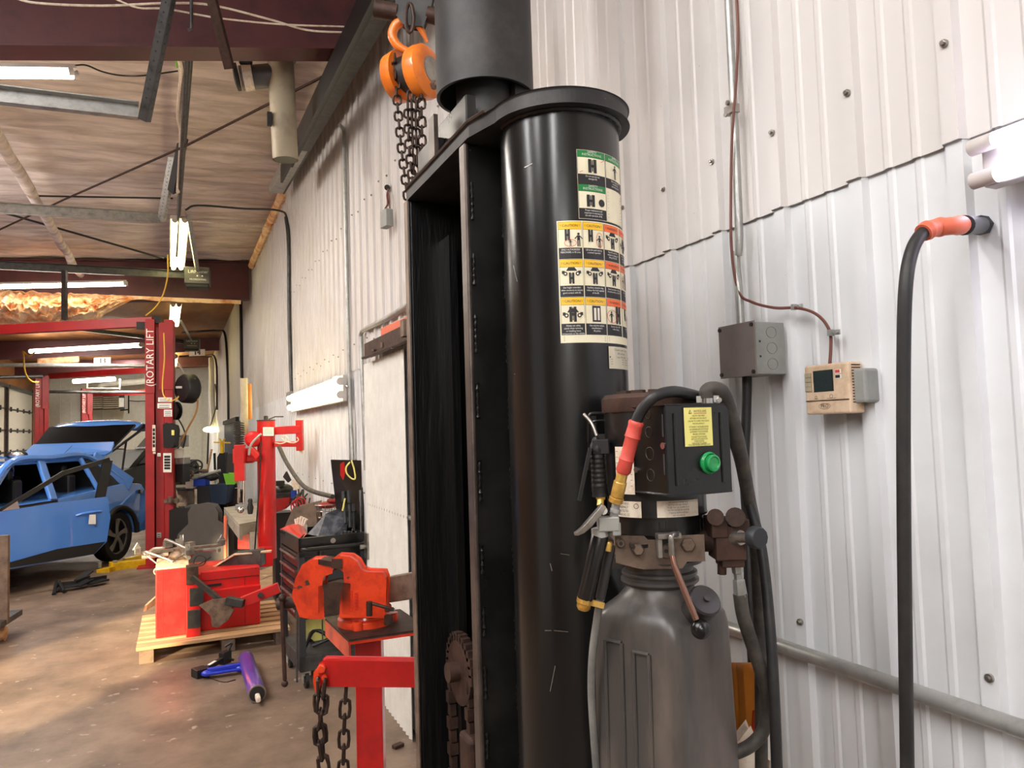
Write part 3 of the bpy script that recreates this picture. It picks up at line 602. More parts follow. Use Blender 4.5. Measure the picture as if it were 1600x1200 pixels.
# lever with ball
mb = MB(); lp = [C(1060, 835, 1.10), C(1049, 838, 1.085), C(1050, 870, 1.085)]; mb.tube(smooth(lp, 4), .0045, 8)
mb.box(C(1044, 837, 1.10), (.036, .016, .008), -ya+.1); mb.box(C(1030, 853, 1.105), (.007, .016, .034), -ya); part('lever_clip', mb, 'steel', pu, bev=.001)
mb = MB(); mb.tube(smooth([C(1050, 868, 1.085), C(1056, 890, 1.08), C(1088, 968, 1.065)], 5), .0047, 12); lev = part('lever', mb, 'copper_rod', pu)
mb = MB(); mb.ball(C(1095, 983, 1.065), .0145, 28); part('ball_knob', mb, 'black_pipe', lev, label='glossy black ball')
# reservoir: threaded neck, shoulders, square ribbed tank
mb = MB(); mb.lathe(o_, Z, [(.056, zat(908)), (.062, zat(903)), (.062, zat(899)), (.055, zat(897)), (.055, zat(893)), (.060, zat(892)), (.060, zat(888)), (.054, zat(886)), (.054, zat(876)), (.068, zat(874)), (.07, zat(868)), (.05, zat(866))], 48)
part('tank_neck', mb, 'reservoir', pu)
th_ = -ya+math.radians(45)
def sec(z, s, cr, n=9):   # rounded square ring, corner towards the camera
    pts = []
    for q in range(4):
        cx, cy = ((1, 1), (-1, 1), (-1, -1), (1, -1))[q]
        for k in range(n):
            a = math.radians(90*q+90*k/(n-1)); x = cx*(s-cr)+cr*math.cos(a); y = cy*(s-cr)+cr*math.sin(a)
            pts.append(o_+V((x*math.cos(th_)-y*math.sin(th_), x*math.sin(th_)+y*math.cos(th_), z)))
    return pts
rings = [(905, .052, .0518), (915, .054, .050), (928, .062, .045), (940, .073, .034), (952, .0795, .026), (968, .0815, .022), (990, .082, .02), (1100, .084, .02), (1260, .088, .02), (1330, .088, .02)]
mb = MB(); vs = []; fs = []
for py, s, cr in rings: vs += sec(zat(py), s, cr)
n = 36
for i in range(len(rings)-1):
    for j in range(n): fs.append((i*n+j, i*n+(j+1) % n, (i+1)*n+(j+1) % n, (i+1)*n+j))
fs.append(tuple((len(rings)-1)*n+j for j in range(n))); mb.add(vs, fs, True)
tk = part('tank', mb, 'reservoir', pu)
# raised ribs and recessed frames on the faces
fl_ = V((math.cos(th_+math.pi), math.sin(th_+math.pi), 0)); fr_ = V((math.cos(th_-math.pi/2), math.sin(th_-math.pi/2), 0))
if fl_.dot(rx) > 0: fl_, fr_ = fr_, fl_
mb = MB(); tl = V((-fl_.y, fl_.x, 0)); tl = tl if tl.dot(rx) > 0 else -tl; tr = V((-fr_.y, fr_.x, 0)); tr = tr if tr.dot(rx) > 0 else -tr
for u0, u1 in ((-.050, -.018), (.004, .032)):
    pz = zat(985 if u0 < 0 else 993)
    for (a, b) in (((u0, pz), (u0, .9)), ((u1, pz), (u1, .9)), ((u0, pz), (u1, pz))):
        mb.tube([o_+fl_*.0835+tl*a[0]+Z*a[1], o_+fl_*(.0835 if a[1] == b[1] else .0875)+tl*b[0]+Z*b[1]], .0032, 8)
part('tank_rib', mb, 'reservoir', tk)
cp = C(1100, 940, 1.09); cn = (-fx*.75+Z*.62+rx*.22).normalized(); mb = MB(); mb.lathe(cp-cn*.02, cn, [(.022, -.035), (.021, .006), (.0245, .008), (.0245, .024), (.022, .027), (.005, .028), (.005, .033), (.0001, .033)], 28)
fc = part('filler_cap', mb, 'dirty_plastic', pu); mb = MB(); mb.lathe(cp+cn*.008, cn, [(.0035, 0), (.0035, .004)], 12); part('cap_pin', mb, 'chrome', fc)
# brown side valve with knob
mb = MB(); v0 = C(1135, 845, 1.13)
mb.box(v0, (.045, .05, .052), -ya); mb.box(C(1140, 868, 1.13), (.034, .04, .03), -ya)
mb.cyl(C(1118, 808, 1.10), C(1118, 808, 1.16), .0125, n=16); mb.box(C(1118, 822, 1.13), (.025, .05, .03), -ya); mb.cyl(C(1149, 808, 1.10), C(1149, 808, 1.16), .0145, n=16); mb.box(C(1149, 824, 1.13), (.029, .05, .03), -ya)
mb.cyl(C(1100, 845, 1.15), C(1125, 845, 1.13), .017, n=20); mb.cyl(C(1128, 875, 1.13), C(1128, 897, 1.13), .0075, n=6)
sv = part('side_valve', mb, 'rust_steel', pu, bev=.002)
mb = MB(); mb.cyl(C(1145, 840, 1.115), C(1158, 840, 1.10), .013, .011, 20); mb.cyl(C(1152, 840, 1.10), C(1176, 840, 1.08), .0075, n=16); part('valve_stem', mb, 'steel', sv)
mb = MB(); kc = C(1182, 840, 1.075); kx = (rx*.45-fx*.9).normalized(); mb.lathe(kc-kx*.010, kx, [(.013, 0), (.0165, .003), (.0165, .015), (.015, .018), (.001, .018)], 12); part('valve_knob', mb, 'charcoal', sv, bev=.001)
mb = MB(); mb.lathe(C(1151, 880, 1.13), C(1157, 930, 1.13)-C(1151, 880, 1.13), [(.007, -.002), (.0085, .002), (.0085, .014), (.0065, .016), (.0065, .024), (.009, .026), (.0105, .05), (.009, .054)], 6); part('hose_fitting', mb, 'galv', pu)
mb = MB(); mb.tube(smooth([C(1156, 928, 1.13), C(1162, 965, 1.13), C(1178, 1015, 1.14), C(1192, 1060, 1.15), C(1199, 1100, 1.16), C(1193, 1140, 1.17), C(1172, 1165, 1.17), C(1140, 1180, 1.17)], 8), .0105, 14); part('hydraulic_hose', mb, 'rubber_dusty', pu)
mb = MB(); mb.tube(smooth([C(1104, 622, 1.12), C(1104, 612, 1.12), C(1112, 607, 1.12), C(1128, 612, 1.12), C(1140, 640, 1.13), C(1155, 700, 1.15), C(1170, 780, 1.2), C(1180, 840, 1.25), C(1188, 1000, 1.3), C(1190, 1240, 1.3)], 9), .011, 14); part('power_cable', mb, 'rubber_dusty', pu)

# ================================================================== hoses and air tools hanging at the power unit
t = thing('air_hose', 'black air hose with red sleeve and brass coupler draped over the power unit', 'hose', C(975, 700, 1.12))
mb = MB(); mb.tube(smooth([C(994, 660, 1.09), C(1003, 640, 1.085), C(1022, 620, 1.08), C(1050, 612, 1.09), C(1078, 616, 1.12), C(1100, 624, 1.17), C(1125, 650, 1.2), C(1150, 700, 1.2), C(1172, 790, 1.2), C(1190, 860, 1.18), C(1203, 980, 1.15), C(1210, 1100, 1.13), C(1216, 1260, 1.12)], 8), .0085, 14); part('hose', mb, 'rubber', t)
mb = MB(); a, b = C(995, 658, 1.09), C(973, 740, 1.10); ax = (b-a); L = ax.length; mb.lathe(a, ax, [(.0105, 0), (.012, .003), (.011, L*.1), (.0115, L*.28), (.0125, L*.3), (.0105, L*.34), (.0105, L*.7), (.012, L*.73), (.0105, L*.78), (.0115, L*.95), (.009, L)], 20); part('red_sleeve', mb, 'sleeve_red', t)
mb = MB(); a, b = C(973, 738, 1.10), C(962, 784, 1.11); ax = b-a; L = ax.length; mb.lathe(a, ax, [(.008, 0), (.0085, .002), (.0085, L*.3), (.010, L*.33), (.010, L*.8), (.0085, L*.82), (.011, L*.86), (.011, L), (.008, L)], 18); part('brass_coupler', mb, 'brass', t)
t = thing('tyre_inflator', 'black tube tyre inflator with silver lever hanging from the air hose', 'air tool', C(935, 880, 1.12))
mb = MB(); a, b = C(938, 836, 1.12), C(914, 936, 1.12); ax = b-a; L = ax.length; mb.lathe(a, ax, [(.0125, 0), (.0135, .002), (.0125, .05), (.0125, L-.003), (.0115, L)], 24); part('handle_tube', mb, 'black_pipe', t)
mb = MB(); a, b = C(955, 852, 1.13), C(938, 935, 1.13); mb.cyl(a, b, .0075, n=16); part('side_tube', mb, 'dirty_plastic', t)
mb = MB(); mb.box(C(950, 818, 1.115), (.032, .022, .022), -ya, None); mb.cyl(C(936, 825, 1.12), C(938, 838, 1.12), .012, .0135, 18); mb.cyl(C(964, 782, 1.11), C(958, 812, 1.115), .0065, n=12); mb.cyl(C(962, 795, 1.112), C(961, 801, 1.112), .0085, n=6); mb.box(C(960, 826, 1.115), (.014, .02, .02), -ya+.3); part('valve_head', mb, 'galv', t, bev=.002)
mb = MB(); lev_ = [(943, 789, .016), (938, 797, .018), (930, 806, .018), (920, 818, .019), (910, 828, .016), (902, 833, .012), (897, 834, .008)]
P = [C(x, y, 1.10) for x, y, w_ in lev_]; vs = []; fs = []
for i, (p, (x, y, w_)) in enumerate(zip(P, lev_)):
    t_ = (P[min(i+1, 6)]-P[max(i-1, 0)]).normalized(); nn_ = t_.cross(FW).normalized()
    for a, b in ((-1, -1), (1, -1), (1, 1), (-1, 1)): vs.append(p+nn_*a*w_*.25+FW*b*w_*.5)
for i in range(6): fs += [(i*4+j, i*4+(j+1) % 4, i*4+4+(j+1) % 4, i*4+4+j) for j in range(4)]
fs += [(3, 2, 1, 0), (24, 25, 26, 27)]; mb.add(vs, fs); mb.cyl(C(943, 798, 1.095), C(943, 798, 1.13), .006, n=12); part('lever', mb, 'steel', t, bev=.001)
mb = MB(); mb.lathe(C(914, 935, 1.12), C(911, 952, 1.12)-C(914, 935, 1.12), [(.0125, 0), (.0125, .007), (.011, .008), (.011, .014), (.008, .018)], 8); mb.lathe(C(951, 846, 1.125), C(948, 862, 1.125)-C(951, 846, 1.125), [(.006, 0), (.007, .003), (.007, .014)], 12); mb.bar(C(918, 940, 1.12), C(942, 946, 1.13), .008, .009); part('brass_fittings', mb, 'brass', t)
mb = MB(); mb.tube(smooth([C(938, 935, 1.13), C(934, 960, 1.14), C(926, 1020, 1.15), C(924, 1080, 1.16), C(928, 1150, 1.16), C(934, 1230, 1.16)], 8), .0062, 12); part('clear_hose', mb, 'clear_hose', t, label='grey translucent whip hose')
t = thing('blow_gun', 'black ribbed air blow gun hooked beside the motor', 'air tool', C(936, 720, 1.17))
mb = MB(); a, b = C(931, 683, 1.17), C(938, 775, 1.17); ax = b-a; L = ax.length; prof = [(.004, 0), (.010, .012), (.012, .022)]
for k in range(7): prof += [(.0105, .028+k*.0075), (.0125, .031+k*.0075)]
mb.lathe(a, ax, prof+[(.0115, L*.86), (.013, L)], 14); mb.box(C(938, 698, 1.17), (.026, .02, .024), -ya, None); part('grip', mb, 'trim_black', t, bev=.002)
mb = MB(); mb.bar(C(922, 700, 1.16), C(905, 782, 1.16), .012, .005, RT); part('trigger', mb, 'trim_black', t)
mb = MB(); mb.tube(smooth([C(912, 647, 1.20), C(925, 662, 1.19), C(933, 682, 1.17)], 5), .0028, 8); part('nozzle_tube', mb, 'steel', t)
mb = MB(); mb.lathe(C(939, 772, 1.17), C(938, 790, 1.16)-C(939, 772, 1.17), [(.005, 0), (.0075, .003), (.0075, .008), (.0055, .010), (.0055, .02)], 14); part('brass_inlet', mb, 'brass', t)
t = thing('black_power_cord', 'thick black cord hanging from the grey junction box down behind the power unit', 'cord', Wl(1165, 582, .08))
mb = MB(); mb.tube(smooth([Wl(1165, 570, .07), Wl(1167, 590, .07), Wl(1166, 650, .07), Wl(1163, 740, .08), Wl(1168, 830, .1), Wl(1172, 960, .12), Wl(1180, 1100, .12), Wl(1186, 1260, .12)], 8), .0105, 14); part('cord', mb, 'rubber', t)
# stuff seen low behind the power unit
t = thing('yellow_bag', 'amber yellow bag with red and white tags low behind the power unit', 'bag', C(1168, 1190, 1.5))
mb = MB(); mb.grid(lambda a, b: C(1140+52*a*(1-.25*abs(b-.5)), 1035+170*b, 1.5+.03*math.sin(a*6)), 10, 10); bg = part('bag_body', mb, 'amber', t); s_ = bg.modifiers.new('s', 'SOLIDIFY'); s_.thickness = .02
mb = MB(); mb.poly3([C(1180, 1115, 1.44), C(1188, 1112, 1.44), C(1192, 1150, 1.44), C(1184, 1200, 1.44), C(1178, 1160, 1.44)], fx*.02); part('red_strap', mb, 'bright_red', t)
mb = MB(); mb.poly3([C(1192, 1100, 1.40), C(1210, 1102, 1.40), C(1211, 1192, 1.40), C(1198, 1186, 1.40), C(1191, 1168, 1.40)], fx*.002); part('white_tag', mb, 'white', t)
mb = MB(); mb.poly3([C(1152, 1165, 1.42), C(1172, 1140, 1.42), C(1188, 1180, 1.42), C(1176, 1230, 1.42), C(1150, 1230, 1.42)], fx*.03); part('crumpled_rag', mb, 'paper', t, bev=.004)

# ================================================================== things on the right wall
def clampm(mb, p, ax=(0, 0, 1)): mb.box(V(p)+V((-.004, 0, 0)), (.012, .007, .012)); mb.box(V(p)+V((.003, -.009, 0)), (.004, .014, .010)); mb.cyl(V(p)+V((.0, -.012, 0)), V(p)+V((-.006, -.012, 0)), .0035, n=8)
t = thing('wall_conduit', 'grey steel conduit running down into the square junction box', 'conduit', Wl(1157, 520, .04))
mb = MB(); yb = Wl(1157, 515, .045); mb.tube(smooth([Wl(1158, 518, .045), Wl(1154, 450, .045), Wl(1150, 400, .03), V((WX-.03, yb.y+.004, 2.2)), V((WX-.03, yb.y+.004, 3.2)), V((WX-.03, yb.y+.004, 4.6))], 6), .0095, 12); part('tube', mb, 'galv', t)
mb = MB(); p = V((WX-.035, yb.y+.004, 2.42)); mb.box(p, (.02, .03, .02)); mb.cyl(p+V((-.01, 0, .015)), p+V((-.014, 0, .015)), .006, n=8); mb.cyl(p+V((-.01, .008, -.01)), p+V((-.014, .008, -.01)), .006, n=8); mb.cyl(Wl(1157, 522, .045), Wl(1157, 508, .045), .0135, n=14); part('connector', mb, 'steel', t)
t = thing('junction_box', 'grey square electrical junction box on the wall with brownish cover', 'electrical box', Wl(1180, 580, .03))
c = Wl(1166, 548, .075); jz0, jz1 = c.z-.056, c.z+.056
mb = MB(); mb.bx(WX-.10, WX-.018, c.y-.056, c.y+.052, jz0, jz1); jb = part('box', mb, 'grey_box', t, bev=.002)
mb = MB(); mb.bx(WX-.104, WX-.10, c.y-.058, c.y+.054, jz0-.002, jz1+.002); cv = part('cover_plate', mb, 'grey_cover', t, bev=.001)
mb = MB(); f_ = plane_map((WX-.10, c.y-.0562, jz0), (1, 0, 0), (0, 0, 1))
for v in (.022, .056, .09): mb.tube([f_(.045+.014*math.cos(a*math.tau/18), v+.012*math.sin(a*math.tau/18), 0) for a in range(18)], .0006, 5, closed=True)
part('knockout', mb, 'grey_cover', t)
mb = MB()
for dy, dz in ((-.052, .05), (-.052, -.05), (.048, .05), (.048, -.05)): mb.cyl((WX-.104, c.y+dy, c.z+dz), (WX-.107, c.y+dy, c.z+dz), .0045, n=10)
for v in (.038, .07): mb.box(f_(.012, v, 0), (.004, .002, .004))
part('screws', mb, 'ink', t)
mb = MB(); p = Wl(1166, 583, .06); mb.cyl(p+Z*.012, p-Z*.008, .015, n=12); mb.cyl(p+Z*.004, p-Z*.002, .02, n=8); part('cord_grip', mb, 'charcoal', t)
t = thing('thermostat_wire', 'thin brown thermostat wire clipped down the wall', 'wire', Wl(1297, 560, .03))
mb = MB(); mb.tube(smooth([Wl(1149, -60, .05), Wl(1151, 0, .05), Wl(1153, 60, .055), Wl(1150, 130, .05), Wl(1144, 210, .05), Wl(1142, 300, .045), Wl(1143, 390, .05), Wl(1154, 455, .05), Wl(1175, 472, .04), Wl(1210, 481, .035), Wl(1243, 481, .025), Wl(1268, 487, .02), Wl(1286, 500, .02), Wl(1297, 520, .015), Wl(1298, 545, .03), Wl(1296, 575, .035)], 8), .0032, 8); part('wire', mb, 'cable_brown', t)
mb = MB(); clampm(mb, Wl(1243, 480, .02)); part('clip', mb, 'galv', t); mb = MB(); clampm(mb, Wl(1300, 520, .02)); part('clip', mb, 'galv', t)
t = thing('thermostat', 'dusty beige wall thermostat with grey screen and buttons', 'thermostat', Wl(1296, 645, .03))
a, b = Wl(1256, 574, .052), Wl(1330, 643, .052); y1, y0 = a.y, b.y; z1, z0 = Wl(1295, 568, .052).z, Wl(1295, 647, .052).z
mb = MB(); mb.bx(WX-.052, WX-.014, y0, y1, z0, z1); part('case', mb, 'beige', t, bev=.004)
mb = MB(); mb.bx(WX-.0535, WX-.05, y0+.003, y1-.002, z0+.0265, z0+.028); 
for k in range(14): mb.bx(WX-.045, WX-.022, y0-.0006, y0+.001, z0+.02+k*.0055, z0+.022+k*.0055)
part('seam', mb, 'rust_steel', t)
W_, H_ = y1-y0, z1-z0; f_ = plane_map((WX-.0522, y1, z0), (0, -1, 0), (0, 0, 1)); TM = ['lcd', 'lcd_dark', 'ink', 'beige', 'sign_red', 'paper', 'rust_steel', 'brass', 'white']
d = Decal(f_, TM); d.rect(W_*.21, H_*.45, W_*.66, H_*.88, 'lcd_dark', 1, 1); d.rect(W_*.23, H_*.46, W_*.64, H_*.87, 'lcd', 2, 1)
d.text('70', W_*.47, H_*.56, .022, 'lcd_dark', 3, sx=.8); d.line((W_*.27, H_*.66), (W_*.35, H_*.66), .001, 'lcd_dark', 3)
d.rect(W_*.70, H_*.79, W_*.84, H_*.87, 'white', 1, 1); d.rect(W_*.71, H_*.80, W_*.81, H_*.86, 'sign_red', 2, 1); d.rect(W_*.70, H_*.69, W_*.84, H_*.77, 'white', 1, 1); d.rect(W_*.71, H_*.70, W_*.81, H_*.76, 'ink', 2, 1)
d.text('PRO', W_*.44, H_*.13, .010, 'rust_steel', 3); d.ring(W_*.44, H_*.16, W_*.13, .0007, 'rust_steel', 3, H_*.06)
d.ring(W_*.26, H_*.345, .003, .0008, 'rust_steel', 3); d.ring(W_*.60, H_*.35, .004, .0008, 'rust_steel', 3); d.line((W_*.21, H_*.31), (W_*.31, H_*.31), .0008, 'rust_steel'); d.line((W_*.5, H_*.31), (W_*.7, H_*.31), .0008, 'rust_steel')
part('face_print', d.mb, TM, t)
mb = MB()
for k in range(4):
    for j in range(2): mb.box(f_(W_*(.06+.075*j), H_*(.80-.095*k), .001), (.003, .0085, .009))
part('buttons', mb, 'pvc', t, bev=.001)
mb = MB(); p = Wl(1343, 605, .03); mb.bx(WX-.04, WX-.002, p.y-.022, y0+.03, p.z-.03, p.z+.035); gb = part('mounting_box', mb, 'grey_box', t, bev=.005, label='grey electrical box behind the thermostat')
t = thing('long_conduit', 'long grey conduit running low along the white wall', 'conduit', Wl(1400, 1070, .02))
cz_ = Wl(1405, 1071, .025).z; mb = MB(); mb.cyl((WX-.03, .2, cz_), (WX-.03, 5.0, cz_), .0145, n=20); part('tube', mb, 'galv', t)
t = thing('shop_hose', 'thick black rubber hose with orange sleeve hanging from the wall fitting', 'hose', Wl(1530, 352, .05))
wf = Wl(1532, 352, .01); mb = MB(); pts = [wf+V((-.03, 0, 0)), C(1500, 352, .99), C(1462, 356, .97), C(1440, 366, .96), C(1424, 395, .95), C(1415, 450, .94), C(1412, 560, .94), C(1412, 760, .94), C(1414, 950, .94), C(1418, 1240, .94)]
mb.tube(smooth(pts, 8), .0085, 16); part('hose', mb, 'rubber', t)
hp_ = smooth(pts, 8)[2:24]; mb = MB(); mb.tube(hp_, [.0118+(.0012 if k % 6 in (0, 1) else 0) for k in range(len(hp_))], 18); part('orange_sleeve', mb, 'sleeve_orange', t)
mb = MB(); mb.cyl(C(1506, 352, .992), wf, .0135, n=18); mb.lathe(wf+V((.01, 0, 0)), (-1, 0, 0), [(.016, 0), (.016, .02), (.014, .023)], 6); part('wall_fitting', mb, 'charcoal', t)
# tube light on the wall, upper right
def tube_fixture(name, label, p0, p1, out, up, r=.0127, gap=.058, depth=.03, mt='tube_on', grp=None, width=.12, n=2, cat='tube light'):
    p0, p1, out, up = V(p0), V(p1), V(out), V(up); t = thing(name, label, cat, p0, group=grp); ax = (p1-p0).normalized()
    mb = MB(); mb.bar(p0-out*depth, p1-out*depth, width, .03, out); part('housing', mb, 'fixture', t, bev=.004)
    for k in range(n):
        o = up*(gap*(k-(n-1)/2)); mb = MB(); mb.cyl(p0+o+ax*.03, p1+o-ax*.03, r, n=16); part('tube', mb, mt, t)
        for q in (p0, p1): mb = MB(); mb.cyl(q+o-ax*.006 if q is p0 else q+o-ax*.032, q+o+ax*.032 if q is p0 else q+o, r*1.03, n=16); part('end_cap', mb, 'fixture', t)
    return t
a, b = Wl(1524, 256, .07), Wl(1524, 256, .07)+V((0, -.9, 0))
tube_fixture('wall_tube_light', 'glowing twin tube light on the white wall above the hanging hose', a, b, V((-1, 0, 0)), Z, r=.0125, gap=.053, width=.075, mt='tube_cool')
a, b = Wl(533, 606, .09), Wl(452, 630, .09)
tube_fixture('wall_tube_light', 'glowing twin tube light on the white wall past the lift column, by the red changer', b, a, V((-1, 0, 0)), Z, r=.03, gap=.10, width=.2, mt='tube_warm')

# ================================================================== VISE STAND AND VISE
DV = 2.7
s_ = DV/FPX
st = thing('vise_stand', 'red steel pedestal stand with small square top carrying the vise', 'stand', V((C(578, 1200, DV).x, C(578, 1200, DV).y, 0)))
tz = C(585, 985, DV).z
mb = MB(); pc = C(579, 1100, DV); mb.box((pc.x, pc.y, (tz-.02)/2), (.095, .095, tz-.02), -ya+.08); part('post', mb, 'bright_red', st, bev=.004)
A_, B_, C_, D_ = on(2, tz, 508, 968), on(2, tz, 545, 1003), on(2, tz, 668, 985), on(2, tz, 625, 955)
mb = MB(); mb.poly3([A_, B_, C_, D_], (0, 0, .008)); part('top_plate', mb, 'rust_steel', st, bev=.002)
mb = MB(); mb.poly3([A_+Z*.001, B_+Z*.001, B_-Z*.062, A_-Z*.062], (B_-A_).cross(Z).normalized()*-.006); mb.poly3([B_, C_, C_-Z*.010, B_-Z*.010], (0, .004, 0)); part('side_lip', mb, 'vise_red', st, bev=.001)
mb = MB(); mb.box((pc.x, pc.y, .006), (.3, .3, .012), -ya); part('foot_plate', mb, 'bright_red', st)
vs_ = thing('bench_vise', 'worn orange red cast iron bench vise bolted on the red stand', 'vise', on(2, tz+.008, 573, 985))
def VP(x, y, d=DV): return C(x, y, d)
mb = MB(); mb.prism([(534, 962), (535, 930), (541, 910), (540, 893), (533, 886), (521, 884), (521, 876), (527, 872), (545, 873), (555, 880), (562, 893), (572, 897), (597, 898), (600, 906), (599, 962)], lambda u, v: VP(u, v, DV-.035), fx*.08); part('fixed_jaw', mb, 'vise_red', vs_, bev=.008, seg=3)
mb = MB(); mb.prism([(470, 962), (464, 945), (458, 932), (464, 905), (474, 884), (486, 877), (500, 876), (517, 884), (517, 894), (503, 899), (501, 912), (503, 925), (504, 965), (486, 965)], lambda u, v: VP(u, v, DV-.035), fx*.075); part('moving_jaw', mb, 'vise_red', vs_, bev=.006, seg=3)
mb = MB(); mb.prism([(519, 874), (519, 887), (534, 888), (534, 874)], lambda u, v: VP(u, v, DV-.04), fx*.09); part('jaw_plate', mb, 'rust_steel', vs_, bev=.002); 
mb = MB(); mb.prism([(498, 876), (498, 882), (517, 886), (517, 879)], lambda u, v: VP(u, v-1, DV-.04), fx*.09); part('jaw_plate', mb, 'rust_steel', vs_, bev=.002)
mb = MB(); mb.prism([(500, 918), (500, 956), (545, 958), (545, 914), (525, 912)], lambda u, v: VP(u, v, DV-.035), fx*.08); part('slide', mb, 'rust_steel', vs_, bev=.006)
mb = MB(); mb.cyl(VP(434, 944), VP(466, 940), .022, .020, 18); mb.ball(VP(441, 934, DV-.03), .014); part('screw_head', mb, 'rust_steel', vs_)
mb = MB(); mb.tube([VP(440, 935, DV-.03), VP(441, 960, DV-.035), VP(445, 1062, DV-.04)], .0078, 10); mb.ball(VP(445, 1068, DV-.04), .0125); part('handle_bar', mb, 'rust_steel', vs_)
b0 = on(2, tz+.008, 570, 975)+fx*.02
mb = MB(); mb.lathe(b0, Z, [(.105, 0), (.105, .022), (.095, .028), (.09, .046), (.098, .05), (.098, .058), (.06, .062)], 40)
for a in (-.2, 2.3, 4.2): mb.cyl(b0+V((.10*math.cos(a), .10*math.sin(a), 0)), b0+V((.10*math.cos(a), .10*math.sin(a), .03)), .02, n=14)
part('swivel_base', mb, 'vise_red', vs_, bev=.002)
mb = MB(); mb.cyl(VP(577, 962, DV-.09), VP(577, 940, DV-.09), .011, n=10); mb.cyl(VP(582, 943, DV-.09), VP(616, 953, DV-.1), .006, n=10); mb.box(VP(608, 952, DV-.1), (.03, .012, .012), -ya); mb.cyl(VP(607, 975, DV-.06), VP(607, 962, DV-.06), .016, n=12); part('lock_lever', mb, 'rust_steel', vs_)
d = Decal(plane_map(VP(556, 962, DV-.038), (VP(1, 0)-VP(0, 0)), (VP(0, 0)-VP(0, 1))), ['vise_red', 'rust_steel'])
d.text('CHARLES', -.012, .052, .017, 'vise_red', 3, rot=math.pi/2, sx=1.1); d.text('PARKER', .008, .052, .017, 'vise_red', 3, rot=math.pi/2, sx=1.1)
me_ = part('cast_lettering', d.mb, ['bright_red', 'rust_steel'], vs_)
# heavy grey bar behind the vise, red arm and its chains
t = thing('grey_beam', 'dark scuffed rectangular steel arm behind the vise', 'lift arm', C(640, 950, 2.75))
mb = MB(); mb.bar(C(600, 922, 2.85), C(700, 903, 2.55)+V((.1, 0, 0)), .06, .095); part('arm_tube', mb, 'dirty_steel', t, bev=.004)
t = thing('red_crossbar', 'bright red flat steel arm with chain hooks in front of the red stand', 'lift arm', C(500, 1070, 2.35))
mb = MB(); mb.prism([(500, 1038), (505, 1034), (700, 1037), (700, 1073), (512, 1071), (500, 1066)], lambda u, v: C(u, v, 2.30), fx*.05); part('arm', mb, 'bright_red', t, bev=.004)
mb = MB(); mb.lathe(C(505, 1042, 2.31), -fx, [(.014, 0), (.014, .022), (.008, .024)], 16); mb.lathe(C(509, 1056, 2.31), -fx, [(.009, 0), (.009, .02)], 14); mb.prism([(491, 1050), (496, 1046), (500, 1060), (499, 1078), (493, 1080), (490, 1065)], lambda u, v: C(u, v, 2.3), fx*.02); part('hook_plate', mb, 'vise_red', t, bev=.002)
one('hanging_chain', chain_mb([C(497, 1062, 2.29), C(500, 1110, 2.29), C(508, 1230, 2.29)], .048, .0056, .0155), 'chain_rust', 'heavy rusty chain hanging outermost on the end of the red arm', 'chain', 'chains on the red arm')
one('hanging_chain', chain_mb([C(508, 1064, 2.285), C(503, 1110, 2.28), C(498, 1150, 2.28), C(512, 1230, 2.28)], .048, .0056, .0155), 'chain_rust', 'heavy rusty chain looped over the bolt at the tip of the red arm', 'chain', 'chains on the red arm')
one('hanging_chain', chain_mb([C(541, 1072, 2.33), C(538, 1130, 2.33), C(536, 1230, 2.33)], .048, .0056, .0155), 'chain_rust', 'heavy rusty chain hanging singly nearer the red post', 'chain', 'chains on the red arm')

# ================================================================== CHAIN HOIST
DH = 2.25
t = thing('hoist_shaft', 'rusty brown bolt shaft with black hanger bracket above the orange hoist', 'shaft', C(640, 20, DH))
mb = MB(); mb.cyl(C(586, 14, DH), C(622, 20, DH), .026, n=20); mb.cyl(C(600, 15, DH), C(700, 30, DH), .019, n=16); mb.cyl(C(668, 22, DH), C(700, 30, DH), .026, n=16); part('shaft', mb, 'rust_steel', t)
mb = MB(); mb.prism([(624, -60), (618, 20), (630, 36), (660, 40), (672, 10), (685, -60)], lambda u, v: C(u, v, DH-.02), fx*.03); part('bracket', mb, 'black_matte', t, bev=.003)
mb = MB(); mb.tube([C(640+6*math.cos(a*math.tau/16), 28+23*math.sin(a*math.tau/16), DH-.045) for a in range(16)], .006, 8, closed=True); part('shackle', mb, 'chain_rust', t)
t = thing('chain_hoist', 'orange chain hoist with hook hanging beside the black column', 'chain hoist', C(645, 110, DH))
mb = MB(); hp = [(668, 66, 4), (664, 58, 6), (657, 44, 11), (648, 34, 14), (634, 31, 15), (620, 38, 15.5), (613, 52, 15), (617, 66, 14), (628, 76, 12), (640, 82, 11), (645, 92, 10)]
P = smooth([C(x, y, DH) for x, y, r in hp], 4); rr = []
for i in range(len(P)): f = i/4; k = min(int(f), 9); rr.append((hp[k][2]+(hp[k+1][2]-hp[k][2])*(f-k))*.5*DH/FPX)
mb.tube(P, rr, 12); part('hook', mb, 'orange', t)
axh = (rx*.86-fx*.50+Z*.02).normalized(); hc = C(660, 114, DH)
mb = MB(); mb.lathe(hc, axh, [(.06, -.025), (.078, -.018), (.082, 0), (.080, .022), (.066, .034), (.045, .036)], 40); cvr = part('gear_cover', mb, 'orange', t)
mb = MB(); mb.lathe(hc, axh, [(.040, .034), (.040, .038), (.03, .039)], 30); part('cover_disc', mb, 'steel', cvr)
mb = MB(); hb = C(627, 120, DH+.04); mb.lathe(hb, axh, [(.060, -.03), (.074, -.025), (.078, 0), (.078, .012), (.05, .014)], 40); part('wheel_cover', mb, 'orange', t)
mb = MB(); mb.lathe(hb, -axh, [(.048, .024), (.048, .038), (.03, .04)], 30); mb.lathe(hb, axh, [(.055, .008), (.055, .065)], 30); part('chain_wheel', mb, 'black_matte', t)
